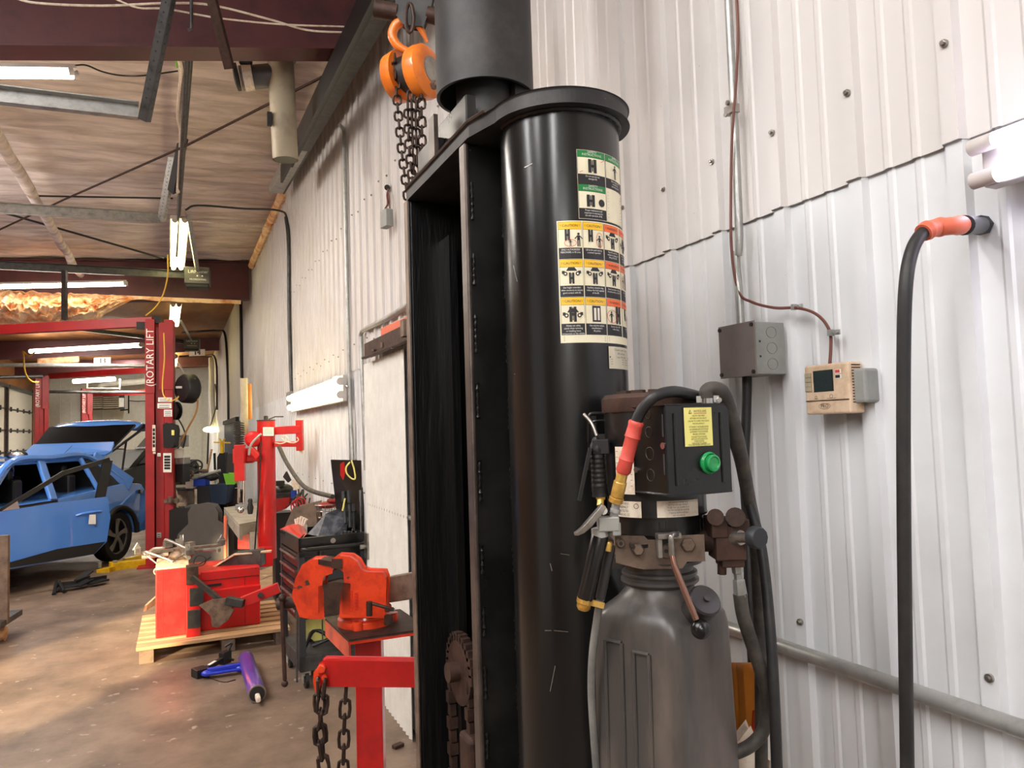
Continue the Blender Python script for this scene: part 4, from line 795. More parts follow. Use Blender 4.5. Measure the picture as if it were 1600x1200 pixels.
mb = MB(); q = hc+axh*.036-Z*.05; mb.cyl(q, q+axh*.055, .009, n=10); mb.cyl(q, q+axh*.014, .013, n=6); part('guide_bolt', mb, 'dirty_steel', t)
for pts, pi2 in ((((611, 85), (612, 120), (615, 165), (622, 240), (632, 320), (640, 400), (644, 470)), .030), (((636, 100), (638, 200), (642, 260), (646, 300), (650, 330)), .034), (((645, 130), (644, 210), (648, 320)), .034), (((652, 140), (653, 200), (654, 260), (655, 320)), .034), (((631, 160), (633, 230), (641, 300), (648, 340)), .028)):
    part('chain', chain_mb([C(x+6, y, DH-.02+.012*i) for i, (x, y) in enumerate(pts)], pi2*.8, .004, .0115), 'chain_rust', t)

# ================================================================== TYRE CHANGER ON ITS PALLET
pa = 0.0; po = V((-.29, 6.32, 0)); pu_ = V((math.cos(pa), math.sin(pa), 0)); pv = V((-math.sin(pa), math.cos(pa), 0))
t = thing('wooden_pallet', 'weathered wooden pallet under the red tyre changer', 'pallet', po, pa)
def lb(mb, x0, x1, y0, y1, z0, z1, o=po): mb.box(o+pu_*(x0+x1)/2+pv*(y0+y1)/2+Z*(z0+z1)/2, (x1-x0, y1-y0, z1-z0), pa)
for k, (y0, y1) in enumerate(((0, .13), (.17, .28), (.33, .44), (.5, .6), (.66, .76), (.82, .92), (1.0, 1.12))):
    mb = MB(); lb(mb, 0, 1.12, y0, y1, .105, .13); part('deck_board', mb, 'wood', t, bev=.002)
for x in (.02, .60, 1.01):
    mb = MB(); lb(mb, x, x+.10, .02, 1.1, 0, .105); part('stringer', mb, 'wood_grey', t, bev=.002)
co = V((Yp(243, 950, 6.55).x, 6.55, .13)); cs_ = (Yp(407, 940, 6.55).x-co.x)/.97
t = thing('tyre_changer', 'red tyre changer machine with tall column and clamping table on the pallet', 'tyre changer', co, pa)
def cb_(x0, x1, y0, y1, z0, z1, mb=None): mb = mb or MB(); lb(mb, x0*cs_, x1*cs_, y0, y1, z0, z1, co); return mb
bd = part('cabinet', cb_(.28, .97, .02, .55, 0, .475), 'changer_red', t, bev=.008)
part('cabinet', cb_(0, .30, -.02, .5, 0, .53), 'changer_red', t, bev=.008)
mb = cb_(.0, .30, -.025, .5, .53, .545); part('cabinet_top', mb, 'beige', t, bev=.004)
mb = MB()
for x in (.065, .262): cb_(x-.002, x+.001, -.0225, -.018, .03, .5, mb)
cb_(.30, .96, .016, .022, .40, .404, mb); cb_(.82, .824, .016, .022, .0, .40, mb); cb_(.42, .6, .012, .022, .35, .37, mb)
for x, z in ((.03, .06), (.03, .2), (.03, .45), (.075, .11), (.075, .17), (.28, .12), (.93, .46), (.93, .05), (.6, .06), (.93, .3)): cb_(x-.004, x+.004, -.024 if x < .3 else .014, -.018 if x < .3 else .022, z-.004, z+.004, mb)
part('panel_seams', mb, 'ink', bd)
part('bead_support', cb_(.27, .40, -.12, 0, 0, .48), 'changer_red', t, bev=.006)
mb = cb_(.30, .43, -.135, -.118, .24, .38); part('rubber_pad', mb, 'dirty_plastic', t, bev=.004); mb = cb_(.28, .40, -.135, -.118, .07, .21); part('rubber_pad', mb, 'dirty_plastic', t, bev=.004)
mb = cb_(.27, .38, -.145, -.02, .41, .55); part('hinge_block', mb, 'rust_steel', t, bev=.004)
mb = MB(); mb.bar(C(300, 902, 5.75), C(352, 944, 5.7), .03, .035); part('bead_breaker_arm', mb, 'black_matte', t)
mb = MB(); mb.prism([(312, 946), (330, 938), (352, 936), (364, 953), (356, 968), (340, 980), (332, 978), (330, 962)], lambda u, v: C(u, v, 5.66), fx*.02); part('bead_breaker_blade', mb, 'dirty_steel', t, bev=.004)
mb = MB(); mb.bar(C(352, 942, 5.7), C(382, 943, 5.7), .05, .055); mb.bar(C(378, 941, 5.7), C(436, 918, 5.75), .05, .08); part('swing_arm', mb, 'changer_red', t, bev=.004)
mb = MB(); mb.bar(C(354, 938, 5.66), C(381, 943, 5.66), .06, .06); mb.cyl(C(406, 930, 5.72), C(407, 930, 5.66), .02, n=14); part('arm_sleeve', mb, 'black_matte', t, bev=.004)
part('swing_arm', cb_(.42, .97, -.04, .03, .22, .33), 'changer_red', t, bev=.004)
mb = MB(); mb.prism([(325, 891), (345, 878), (365, 865), (406, 861), (408, 884), (360, 889)], lambda u, v: C(u, v, 6.25), fx*.12); part('tool_tray', mb, 'galv_dark', t, bev=.004)
mb = MB(); mb.bar(C(366, 866, 6.25), C(424, 861, 6.3), .05, .014); mb.bar(C(327, 890, 6.22), C(367, 866, 6.25), .05, .014); part('tray_rim', mb, 'beige', t, bev=.002)
# pedestal and clamp table
tc_ = C(283, 880, 6.25); mb = MB(); mb.lathe(V((tc_.x, tc_.y, .675)), Z, [(.09, 0), (.10, .03), (.065, .07), (.07, .09)], 24); part('turntable_hub', mb, 'dirty_steel', t)
tb = V((tc_.x, tc_.y, C(283, 858, 6.25).z)); random.seed(5)
for k, a in enumerate((3.25, 4.9, .2, 1.6)):
    dv_ = V((math.cos(a), math.sin(a), 0)); mb = MB(); mb.bar(tb, tb+dv_*.34, .05, .022); mb.box(tb+dv_*.33+Z*.02, (.05, .07, .05), a); mb.poly3([tb+dv_*.30+Z*.03, tb+dv_*.36+Z*.03, tb+dv_*.33+Z*.08], dv_.cross(Z)*.03)
    cj = part('clamp_arm', mb, 'steel', t, bev=.003)
    mb = MB(); mb.cyl(tb+dv_*.1-Z*.03, tb+dv_*.30-Z*.035, .017, n=12); part('clamp_cylinder', mb, 'galv', cj)
mb = MB(); mb.tube(smooth([C(228, 868, 6.05), C(240, 858, 6.05), C(256, 855, 6.05), C(258, 844, 6.05), C(268, 846, 6.05), C(290, 856, 6.05)], 5), .012, 8); mb.tube(smooth([C(228, 862, 6.05), C(250, 870, 6.05), C(268, 878, 6.05), C(272, 893, 6.05)], 5), .012, 8); mb.tube(smooth([C(225, 865, 6.05), C(255, 888, 6.05), C(270, 893, 6.05)], 5), .008, 8); part('bent_link', mb, 'steel', t)
mb = MB(); mb.tube(smooth([C(262, 892, 6.05), C(268, 880, 6.05), C(285, 868, 6.05), C(300, 864, 6.05)], 5), .005, 8); mb.tube(smooth([C(300, 886, 6.05), C(318, 882, 6.05), C(321, 872, 6.05), C(310, 868, 6.05), C(303, 876, 6.05), C(306, 884, 6.05), C(330, 870, 6.05)], 6), .005, 8); part('air_line', mb, 'rubber', t)
mb = MB(); mb.box(C(262, 851, 6.05), (.06, .06, .04), .3); part('clamp_jaw', mb, 'steel', t, bev=.002); mb = MB(); mb.box(C(297, 850, 6.05), (.07, .05, .035), .8); mb.box(C(312, 860, 6.05), (.14, .03, .02), .3); mb.box(C(330, 858, 6.05), (.12, .02, .02), -.1); mb.cyl(C(341, 857, 6.05), C(341, 862, 6.05), .02, n=10); part('clamp_jaw', mb, 'steel', t, bev=.002)
mb = MB(); mb.lathe(C(245, 893, 6.05), fx, [(.03, 0), (.03, .01), (.02, .01), (.02, 0), (.03, 0)], 18, False); part('foot_ring', mb, 'steel', t)
mb = MB(); mb.poly3([C(243, 931, 6.5), C(243, 944, 6.5), C(224, 956, 6.35), C(226, 946, 6.35)], (.02, .02, 0)); part('side_pedal', mb, 'beige', t)
# column, arms and head
cx_ = C(417, 780, 6.9); zt_, zb_ = C(417, 657, 6.9).z, .55
mb = MB(); mb.lathe((cx_.x, cx_.y, 0), Z, [(.082, zb_), (.082, zt_)], 40); clm = part('column', mb, 'bright_red', t)
mb = MB(); mb.lathe((cx_.x, cx_.y, 0), Z, [(.086, zt_-.004), (.086, zt_+.006), (.02, zt_+.01), (.02, zt_+.04), (.016, zt_+.045)], 30); mb.tube([C(420, 655, 6.85), C(430, 651, 6.85), C(443, 651, 6.85)], .006, 8); part('column_cap', mb, 'dirty_plastic', t)
mb = MB(); mb.box((cx_.x-.02, cx_.y-.03, .58), (.12, .14, .18), pa); part('column_foot', mb, 'changer_red', t, bev=.006)
d = Decal(plane_map(C(411, 681, 6.81), RT, Z), ['white', 'green', 'ink']); d.rect(0, 0, .10, .08, 'white', 1, 1); d.rect(.003, .003, .097, .077, 'green', 0, 1)
for i in range(5): d.line((.008, .066-i*.013), (.09, .066-i*.013), .003, 'green', 2)
part('rating_label', d.mb, ['white', 'green', 'ink'], clm)
mb = MB(); mb.bar(C(430, 673, 6.9), C(470, 671, 6.9), .07, .075); mb.bar(C(430, 694, 6.9), C(466, 694, 6.9), .06, .05); mb.bar(C(468, 656, 6.9), C(469, 704, 6.9), .06, .06, rx); part('helper_arm', mb, 'bright_red', t, bev=.004)
mb = MB(); mb.tube(smooth([C(430, 692, 6.8), C(440, 693, 6.8), C(450, 688, 6.8), C(446, 681, 6.8), C(439, 683, 6.8), C(446, 689, 6.8), C(458, 692, 6.8), C(466, 688, 6.8), C(464, 683, 6.8)], 6), .005, 8); mb.tube([C(469, 704, 6.9), C(473, 708, 6.9)], .01, 8); part('coiled_air_line', mb, 'paper', t)
mb = MB(); mb.box(C(381, 712, 6.9), (.18, .1, .14), -.3); mb.bar(C(384, 718, 6.85), C(410, 716, 6.9), .08, .05); mb.lathe(C(398, 686, 6.9), -fx, [(.06, 0), (.075, .02), (.075, .07), (.04, .09)], 20); mb.bar(C(395, 712, 6.8), C(402, 705, 6.8), .05, .11); part('head_block', mb, 'changer_red', t, bev=.01)
mb = MB(); mb.box(C(375, 723, 6.75), (.088, .08, .33), -.3); part('square_sleeve', mb, 'bright_red', t, bev=.004)
mb = MB(); mb.cyl(C(373, 751, 6.75), C(373, 786, 6.75), .014, n=6); mb.cyl(C(381, 748, 6.8), C(381, 790, 6.8), .010, n=10); mb.box(C(379, 792, 6.75), (.12, .06, .05), -.2); mb.ball(C(376, 797, 6.72), .03); part('hex_shaft', mb, 'chrome', t, bev=.002)
mb = MB(); mb.lathe(C(391, 786, 6.75), Z, [(.02, -.1), (.03, -.04), (.018, 0), (.022, .02), (.015, .04)], 12); part('mount_head', mb, 'ink', t)
mb = MB(); mb.tube([C(373, 658, 6.85)+V((.045*math.cos(a*.9), .045*math.sin(a*.9), -a*.0030)) for a in range(75)], .006, 6); part('spring', mb, 'black_matte', t)
mb = MB(); mb.cyl(C(381, 591, 6.9), C(382, 680, 6.9), .034, n=20); part('air_cylinder', mb, 'pvc', t, label='tall pale cylinder above the head')
mb = MB(); mb.cyl(C(388, 600, 7.1), C(389, 655, 7.1), .03, n=14); part('air_cylinder', mb, 'amber', t)
mb = MB(); mb.tube(smooth([C(408, 678, 6.7), C(394, 692, 6.7), C(390, 703, 6.7), C(389, 711, 6.7)], 4), .011, 8); part('crank_handle', mb, 'galv', t)
mb = MB(); mb.tube(smooth([C(408, 690, 6.78), C(405, 760, 6.78), C(400, 830, 6.78), C(398, 860, 6.78)], 5), .007, 8); part('air_line', mb, 'rubber', t)

# ================================================================== BLACK TOOL CART
ca = math.radians(4); ko = Fl(470, 1083); ko = V((.735, 5.13, 0)); cu_ = V((math.cos(ca), math.sin(ca), 0)); cv_ = V((-math.sin(ca), math.cos(ca), 0))
t = thing('tool_cart', 'black rolling tool cart with open lid and a side drawer bank behind the vise', 'tool cart', ko, ca)
def kb(x0, x1, y0, y1, z0, z1, mb=None):
    mb = mb or MB(); mb.box(ko+cu_*(x0+x1)/2+cv_*(y0+y1)/2+Z*(z0+z1)/2, (abs(x1-x0), abs(y1-y0), abs(z1-z0)), ca); return mb
KW, KD, KH = .46, .62, 1.0
mb = kb(0, .02, 0, KD, .9, KH); kb(0, KW, 0, .02, .88, KH, mb); kb(KW-.02, KW, 0, KD, .9, KH, mb); kb(0, KW, KD-.02, KD, .9, KH, mb); kb(0, KW, 0, KD, .87, .89, mb); part('top_tray', mb, 'black_paint', t, bev=.003)
mb = kb(.02, KW-.02, .04, KD-.04, .45, .87); body_ = part('drawer_bank', mb, 'charcoal', t, bev=.003)
for x, y in ((0, 0), (KW-.04, 0), (0, KD-.04), (KW-.04, KD-.04)): part('corner_post', kb(x, x+.04, y, y+.04, .12, .9), 'charcoal', t, bev=.002)
for k in range(5):
    dr_ = part('drawer', kb(.005, .03, .05, KD-.05, .80-k*.09, .875-k*.09), 'black_paint', t, bev=.002)
    mb = kb(-.018, -.008, .06, KD-.06, .855-k*.09, .867-k*.09); kb(-.018, .006, .06, .08, .855-k*.09, .867-k*.09, mb); part('drawer_pull', mb, 'steel', dr_)
part('lower_shelf', kb(0, KW, 0, KD, .12, .22), 'galv_dark', t, bev=.003)
mb = MB(); q = lambda x, y, z: ko+cu_*x+cv_*y+Z*z
mb.tube(smooth([q(.02, -.005, .93), q(.03, -.05, .93), q(.08, -.06, .93), q(KW-.08, -.06, .93), q(KW-.03, -.05, .93), q(KW-.02, -.005, .93)], 4), .013, 10); part('push_handle', mb, 'black_paint', t)
mb = MB(); mb.lathe(q(.23, -.002, .965), -cv_, [(.018, 0), (.018, .003)], 20); part('round_badge', mb, 'steel', t)
for x in (.05, .41):
    for y in (.06, .56):
        mb = MB(); mb.lathe(q(x-.015, y, .055), cu_, [(.03, 0), (.055, .003), (.055, .027), (.03, .03)], 20); cw_ = part('caster', mb, 'rubber', t)
        mb = MB(); mb.box(q(x, y, .1), (.05, .06, .03), ca); mb.box(q(x-.022, y, .07), (.004, .05, .07), ca); mb.lathe(q(x-.026, y, .055), cu_, [(.018, 0), (.018, .01)], 12); part('caster_fork', mb, 'galv', cw_)
ld = V(C(545, 840, 5.35)); mb = MB()
P4 = [C(517, 719, 5.55), C(566, 720, 5.35), C(581, 842, 5.2), C(530, 835, 5.5)]; mb.poly3(P4, fx*.03); lid = part('lid', mb, 'black_paint', t, bev=.003)
mb = MB(); mb.tube([C(563, 768, 5.28), C(564, 836, 5.15)], .006, 8); mb.tube([C(563, 766, 5.28), C(564, 805, 5.22)], .011, 8); part('gas_strut', mb, 'galv_dark', lid)
one('safety_glasses', (lambda m: (m.tube(smooth([C(547, 722, 5.3), C(541, 730, 5.3), C(542, 740, 5.3), C(550, 748, 5.3), C(555, 747, 5.3), C(553, 732, 5.3), C(549, 719, 5.3)], 5), .006, 8), m)[1])(MB()), 'label_yellow', 'yellow rimmed strap loop hanging on the open cart lid', 'eyewear')
one('red_strap', (lambda m: (m.poly3([C(532, 725, 5.35), C(537, 722, 5.35), C(539, 738, 5.35), C(536, 749, 5.35), C(532, 742, 5.35)], fx*.01), m)[1])(MB()), 'bright_red', 'red cord bundle hanging on the open cart lid', 'strap', bev=.002)
mb = MB(); mb.tube([C(539, 779, 5.15), C(537, 790, 5.15), C(535, 798, 5.15)], .006, 8); one('yellow_marker', mb, 'label_yellow', 'short yellow stick standing in the cart against the lid', 'marker')
for k, (x, y, hh_) in enumerate(((540, 800, 40), (547, 806, 50), (552, 812, 30))):
    mb = MB(); mb.cyl(C(x, y+18, 5.12), C(x-2+k, y-hh_*.4, 5.2), .012, n=10); mb.cyl(C(x-2+k, y-hh_*.4, 5.2), C(x-3+k, y-hh_*.8, 5.22), .022, .018, 12); one('screwdriver', mb, 'trim_black', ['black handled screwdriver standing leftmost against the cart lid', 'tallest black handled screwdriver standing in the middle against the cart lid', 'shortest black handled screwdriver standing beside the gas strut'][k], 'screwdriver', 'screwdrivers against the lid')
# bag, red caddy, sockets on the tray
mb = MB(); mb.grid(lambda a, b: V((0, 0, 0)), 1, 1); mb = MB(); mb.poly3([C(486, 832, 5.3), C(512, 806, 5.3), C(527, 800, 5.3), C(541, 812, 5.3), C(534, 838, 5.25), C(515, 841, 5.2), C(500, 838, 5.2)], fx*.22-Z*.01); one('plastic_bag', mb, 'bag', 'crumpled dark grey plastic bag lying in the cart tray', 'bag', bev=.02, seg=3)
mb = MB(); mb.poly3([C(436, 827, 5.45), C(450, 822, 5.45), C(464, 820, 5.45), C(470, 838, 5.2), C(466, 843, 5.15)], fx*.12); rc_ = one('red_socket_tray', mb, 'bright_red', 'bright red plastic tray with slots at the cart corner', 'tray', bev=.006)
mb = MB(); 
for k in range(9): mb.poly3([C(438+k*2.6, 828+k*1.0, 5.38-k*.02), C(439.2+k*2.6, 828+k*1.0, 5.38-k*.02), C(439.5+k*2.6, 833+k*1.0, 5.38-k*.02), C(438.4+k*2.6, 832+k*1.0, 5.38-k*.02)], -fx*.01)
part('slot_row', mb, 'ink', rc_)
random.seed(9)
for k in range(5):
    x = 535+k*5; mb = MB(); mb.cyl(C(x, 836, 5.15), C(x+1, 830, 5.15), .011, n=10); one('socket', mb, 'chrome', ('leftmost', 'second from left', 'middle', 'second from right', 'rightmost')[k]+' small chrome socket in the row on the cart tray', 'socket', 'chrome sockets on the cart tray')
# wire basket, gloves, wiring pile past the cart
mb = MB()
for k in range(9): a = k*math.tau/9; mb.tube([C(509+14*math.cos(a)*.8, 808, 5.9)+fx*.06*math.sin(a), C(509+17*math.cos(a), 788, 5.9)+fx*.08*math.sin(a)], .003, 5)
for y, r_ in ((808, .055), (798, .07), (788, .085)): c_ = C(509, y, 5.9); mb.tube([c_+V((r_*math.cos(a*math.tau/16), r_*math.sin(a*math.tau/16), 0)) for a in range(16)], .0035, 5, closed=True)
one('wire_basket', mb, 'steel', 'small round wire basket with red rags beyond the cart', 'basket')
mb = MB(); mb.ball(C(512, 789, 5.9), .075, 14, (1, 1, .4)); mb.ball(C(520, 783, 5.9), .05, 12, (1, 1, .6)); one('red_rag', mb, 'lift_red', 'crumpled dark red rag in the wire basket', 'rag')
mb = MB(); 
for k in range(5): mb.tube(smooth([C(466+k*2, 829, 5.5), C(463+k*3.5, 816, 5.5), C(462+k*4.4, 807+abs(k-2)*2, 5.5)], 3), .012, 7)
mb.box(C(472, 828, 5.5), (.07, .04, .07)); one('work_glove', mb, 'paper', 'pale work glove standing up behind the red tray', 'glove')
# items on lower shelf
mb = MB(); mb.box(q(.2, .2, .34), (.24, .02, .16), ca); one('yellow_sheet', mb, 'label_yellow', 'yellow square pack on the lower shelf of the cart', 'pack')
mb = MB(); mb.tube(smooth([q(.05, .1, .25), q(.15, .2, .33), q(.3, .12, .25), q(.38, .3, .3), q(.2, .4, .25), q(.08, .3, .3), q(.12, .12, .26)], 6), .014, 8); mb.tube(smooth([q(.1, .08, .26), q(.25, .05, .3), q(.36, .1, .25), q(.3, .2, .35), q(.1, .25, .28)], 6), .012, 8); one('cable_heap', mb, 'rubber', 'tangled black cable heap on the lower shelf of the cart', 'cable')
mb = MB(); mb.tube([q(-.012, .02, .55), q(-.02, .015, .06)], .007, 8); mb.tube([q(.14, -.02, .93), q(.145, -.02, .3)], .005, 8); one('pry_bar', mb, 'galv_dark', 'thin steel pry bar hanging down the near side of the cart', 'pry bar')

# ================================================================== FLOOR LITTER
t = thing('purple_tube', 'purple cylinder lying on the floor with open end towards us', 'tube', Fl(400, 1095))
a, b = Fl(402, 1098)+Z*.055, Fl(384, 1040)+Z*.055; d_ = (b-a).normalized(); L = (b-a).length
mb = MB(); mb.lathe(a, d_, [(.046, .05), (.046, 0), (.053, 0), (.055, .01), (.055, L-.02), (.05, L)], 32); mb.f = [f for f in mb.f if len(f) < 20 or True]; part('shell', mb, 'purple', t)
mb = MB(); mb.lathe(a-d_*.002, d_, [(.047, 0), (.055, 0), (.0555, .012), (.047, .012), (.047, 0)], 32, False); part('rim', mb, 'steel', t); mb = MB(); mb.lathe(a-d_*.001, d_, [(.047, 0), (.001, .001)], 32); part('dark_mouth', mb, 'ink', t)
mb = MB(); mb.box(a-d_*.04-Z*.012, (.03, .09, .035), 0); part('eye_lug', mb, 'paper', t, bev=.01)
mb = MB(); p0, p1 = Fl(324, 1060)+Z*.035, Fl(376, 1052)+Z*.035; mb.bar(p0, p1, .07, .02); mb.bar(p0+Z*.02, p1+Z*.025, .03, .03); mb.ball(p0, .036, 12, (1.2, 1, .6)); mb.ball(p1, .036, 12, (1.2, 1, .7)); one('blue_tool', mb, 'blue_tool', 'bright blue moulded tool lying beside the purple tube', 'tool', bev=.006)
mb = MB(); p0, p1 = Fl(313, 1057)+Z*.03, Fl(352, 1040)+Z*.06; mb.bar(p0, p1, .035, .03); mb.box(p0, (.09, .1, .06), .4); mb.box(p1, (.08, .05, .09), .8); mb.tube([p1, p1+V((.05, .03, .09))], .01, 6); mb.tube([p1, p1+V((.06, 0, -.03))], .01, 6); mb.tube([p1+Z*.08, p1+V((.04, 0, .1))], .01, 6); o = one('black_clamp', mb, 'trim_black', 'black strap clamp with small white label lying by the blue tool', 'clamp', bev=.003)
mb = MB(); c_ = p0.lerp(p1, .45)+Z*.017; mb.bar(p0.lerp(p1, .32)+Z*.016, p0.lerp(p1, .6)+Z*.016, .022, .003); part('white_label', mb, 'white', o)
mb = MB(); 
for (x0, y0, x1, y1, h) in ((85, 926, 120, 921, .05), (118, 922, 140, 915, .07), (138, 918, 166, 912, .05)): mb.bar(Fl(x0, y0)+Z*.04, Fl(x1, y1)+Z*h, .12, .02); mb.bar(Fl(x0, y0-2)+Z*.06, Fl(x1, y1-2)+Z*h, .02, .07)
mb.tube(smooth([Fl(84, 930)+Z*.01, Fl(90, 922)+Z*.10, Fl(100, 927)+Z*.02], 5), .02, 8); mb.bar(Fl(122, 915)+Z*.06, Fl(140, 908)+Z*.12, .1, .015); one('broken_trim', mb, 'trim_black', 'broken black plastic car trim lying on the open floor', 'car part', bev=.004)
mb = MB(); mb.tube(smooth([Fl(300, 1048)+Z*.004, Fl(345, 1066)+Z*.004, Fl(368, 1063)+Z*.004], 5), .004, 6); one('thin_rod', mb, 'rust_steel', 'thin dark rod lying just in front of the blue tool', 'rod')
mb = MB(); p = Fl(622, 1168); mb.box(p+Z*.01, (.06, .035, .02), .4); one('bolt', mb, 'rust_steel', 'small dark scrap lying alone on the floor behind the red post', 'scrap', bev=.004)
# upright cart side at the left edge of the picture
t = thing('wooden_dolly', 'old wooden dolly with upright side and caster at the left edge of the photo', 'dolly', Fl(-10, 1000))
p = Fl(4, 1002); mb = MB(); mb.box(p+V((-.2, 0, .53)), (.5, .05, .75), -.15); part('side_panel', mb, 'wood_grey', t, bev=.004)
mb = MB(); mb.box(p+V((-.2, .1, .17)), (.52, .5, .05), -.15); part('base', mb, 'galv_dark', t, bev=.004)
mb = MB(); mb.lathe(p+V((.0, .02, .06)), (1, -.15, 0), [(.04, -.015), (.06, -.013), (.06, .018), (.04, .02)], 22); part('caster', mb, 'wood', t)

# ================================================================== BLUE CAR
cf_ = V((-.46, -.888, 0)).normalized(); cl_ = V((-cf_.y, cf_.x, 0)); co_ = V((-2.20, 10.98, 0)); crz = math.atan2(cf_.y, cf_.x)
if cl_.x < 0: cl_ = -cl_
def KP(x, y, z): return co_+cf_*x+cl_*y+Z*z
car = thing('blue_car', 'light blue crossover car with raised tailgate and open front door on the shop floor', 'car', co_, crz)
def arch(cx, r, z0, n=9, rev=False):
    return [(cx+r*math.cos(math.radians(180-k*180/(n-1))), z0+r*math.sin(math.radians(180-k*180/(n-1)))) for k in range(n)]
prof = [(-2.12, .34), (-2.2, .62), (-2.17, .86), (-2.08, 1.02), (-1.75, 1.06), (-.3, .98), (1.0, .96), (1.9, .88), (2.25, .72), (2.3, .4), (2.2, .3)]
low = [(1.78, .3)]+[(x, z) for x, z in reversed(arch(1.38, .40, .34))]+[(.95, .3), (-.97, .3)]+[(x, z) for x, z in reversed(arch(-1.40, .40, .34))]+[(-1.85, .34)]
mb = MB(); outl = prof+low; n = len(outl); lay = [(-.9, 0), (-.86, .06), (.86, .06), (.9, 0)]
def sc2(x, z, k): return (x*(1-.02*k/.06), z if z < .5 else z+.02*k/.06)
vs = []
for y, k in ((.80, 1), (.89, .5), (.91, 0)):
    for x, z in outl: vs.append(KP(x*(1-.015*k), y*(1 if z < .75 else 1-.09*(z-.75)/.3), z+(.015*k if z > .9 else 0)))
m_ = len(outl); allv = vs[::-1]
L3 = [vs[i*m_:(i+1)*m_] for i in range(3)]
R3 = [[p-cl_*2*((p-co_).dot(cl_)) for p in l] for l in L3]
seq = [R3[2], R3[1], R3[0], L3[0], L3[1], L3[2]]; V6 = [p for l in seq for p in l]; F6 = []
for i in range(5): F6 += [(i*m_+j, i*m_+(j+1) % m_, (i+1)*m_+(j+1) % m_, (i+1)*m_+j) for j in range(m_)]
mb.add(V6, F6); mb.add(V6, [tuple(range(m_))[::-1], tuple(range(5*m_, 6*m_))]); part('body', mb, 'car_blue', car, bev=.025, seg=3)
mb = MB(); mb.poly3([KP(.35, -.60, 1.43), KP(-1.0, -.60, 1.47), KP(-1.62, -.56, 1.42), KP(-1.62, .56, 1.42), KP(-1.0, .60, 1.47), KP(.35, .60, 1.43)], Z*.05); part('roof', mb, 'car_blue', car, bev=.02, seg=3); mb = MB(); mb.box(KP(-1.35, 0, 1.2), (.04, 1.15, .42), crz); part('cargo_screen', mb, 'trim_black', car)
for sy in (1, -1):
    for (x0, z0, x1, z1, w_, y0) in ((1.05, .95, .32, 1.45, .07, .82), (-.12, .97, -.20, 1.46, .13, .84), (-1.80, 1.03, -1.25, 1.45, .22, .84), (-1.05, 1.0, -.98, 1.46, .06, .84)):
        mb = MB(); mb.bar(KP(x0, sy*y0, z0), KP(x1, sy*.61, z1), w_, .05, cl_); part('pillar', mb, 'car_blue', car, bev=.015)
    mb = MB(); mb.tube(smooth([KP(1.0, sy*.81, .98), KP(.35, sy*.62, 1.455), KP(-.4, sy*.61, 1.485), KP(-1.15, sy*.61, 1.47), KP(-1.75, sy*.80, 1.06)], 5), .042, 8); part('roof_rail', mb, 'car_blue', car)
mb = MB(); mb.poly3([KP(1.08, -.76, .97), KP(1.08, .76, .97), KP(.36, .56, 1.44), KP(.36, -.56, 1.44)], cf_*-.01); part('windscreen', mb, 'glass', car)
mb = MB(); mb.poly3([KP(.30, .575, 1.41), KP(.44, .62, 1.385), KP(.40, .45, 1.40), KP(.28, .45, 1.425)], Z*.02); part('roof_sticker', mb, 'paper', car)
for x in (.15, -.85):
    for y in (.38, -.38): mb = MB(); mb.box(KP(x, y, 1.0), (.14, .44, .5), crz); mb.box(KP(x, y, 1.31), (.1, .24, .14), crz); part('seat', mb, 'trim_black', car, bev=.03)
mb = MB(); mb.box(KP(-.2, 0, .7), (2.6, 1.5, .3), crz); part('cabin_floor', mb, 'trim_black', car)
for x0, x1 in ((.55, -.12), (-.28, -1.0), (-1.05, -1.5)):
    mb = MB(); mb.poly3([KP(x0+.2*(x0 > 0), -.80, .97), KP(x1, -.80, .97), KP(x1, -.63, 1.42), KP(x0, -.63, 1.42)], cl_*.006); part('side_window', mb, 'glass_dim', car)
mb = MB(); mb.box(KP(.42, .912, .72), (1.02, .012, .52), crz); mb.box(KP(0, .915, .34), (2.0, .03, .10), crz); part('door_opening', mb, 'trim_black', car)
mb = MB()
for cx in (1.38, -1.40):
    a1 = arch(cx, .405, .34, 15); mb.tube([KP(x, .925, z) for x, z in a1], .035, 8)
mb.bar(KP(-.95, .93, .33), KP(.95, .93, .33), .03, .12); mb.bar(KP(-1.85, .91, .40), KP(-2.2, .80, .40), .03, .14); part('arch_cladding', mb, 'trim_black', car)
mb = MB(); mb.poly3([KP(-1.0, .80, 1.0), KP(-1.72, .80, 1.06), KP(-1.3, .63, 1.40), KP(-.98, .62, 1.45)], cl_*.008); part('quarter_window', mb, 'glass_dim', car)
mb = MB(); mb.bar(KP(-1.95, .885, .92), KP(-2.13, .84, .90), .03, .05); part('tail_lamp', mb, 'glass', car)
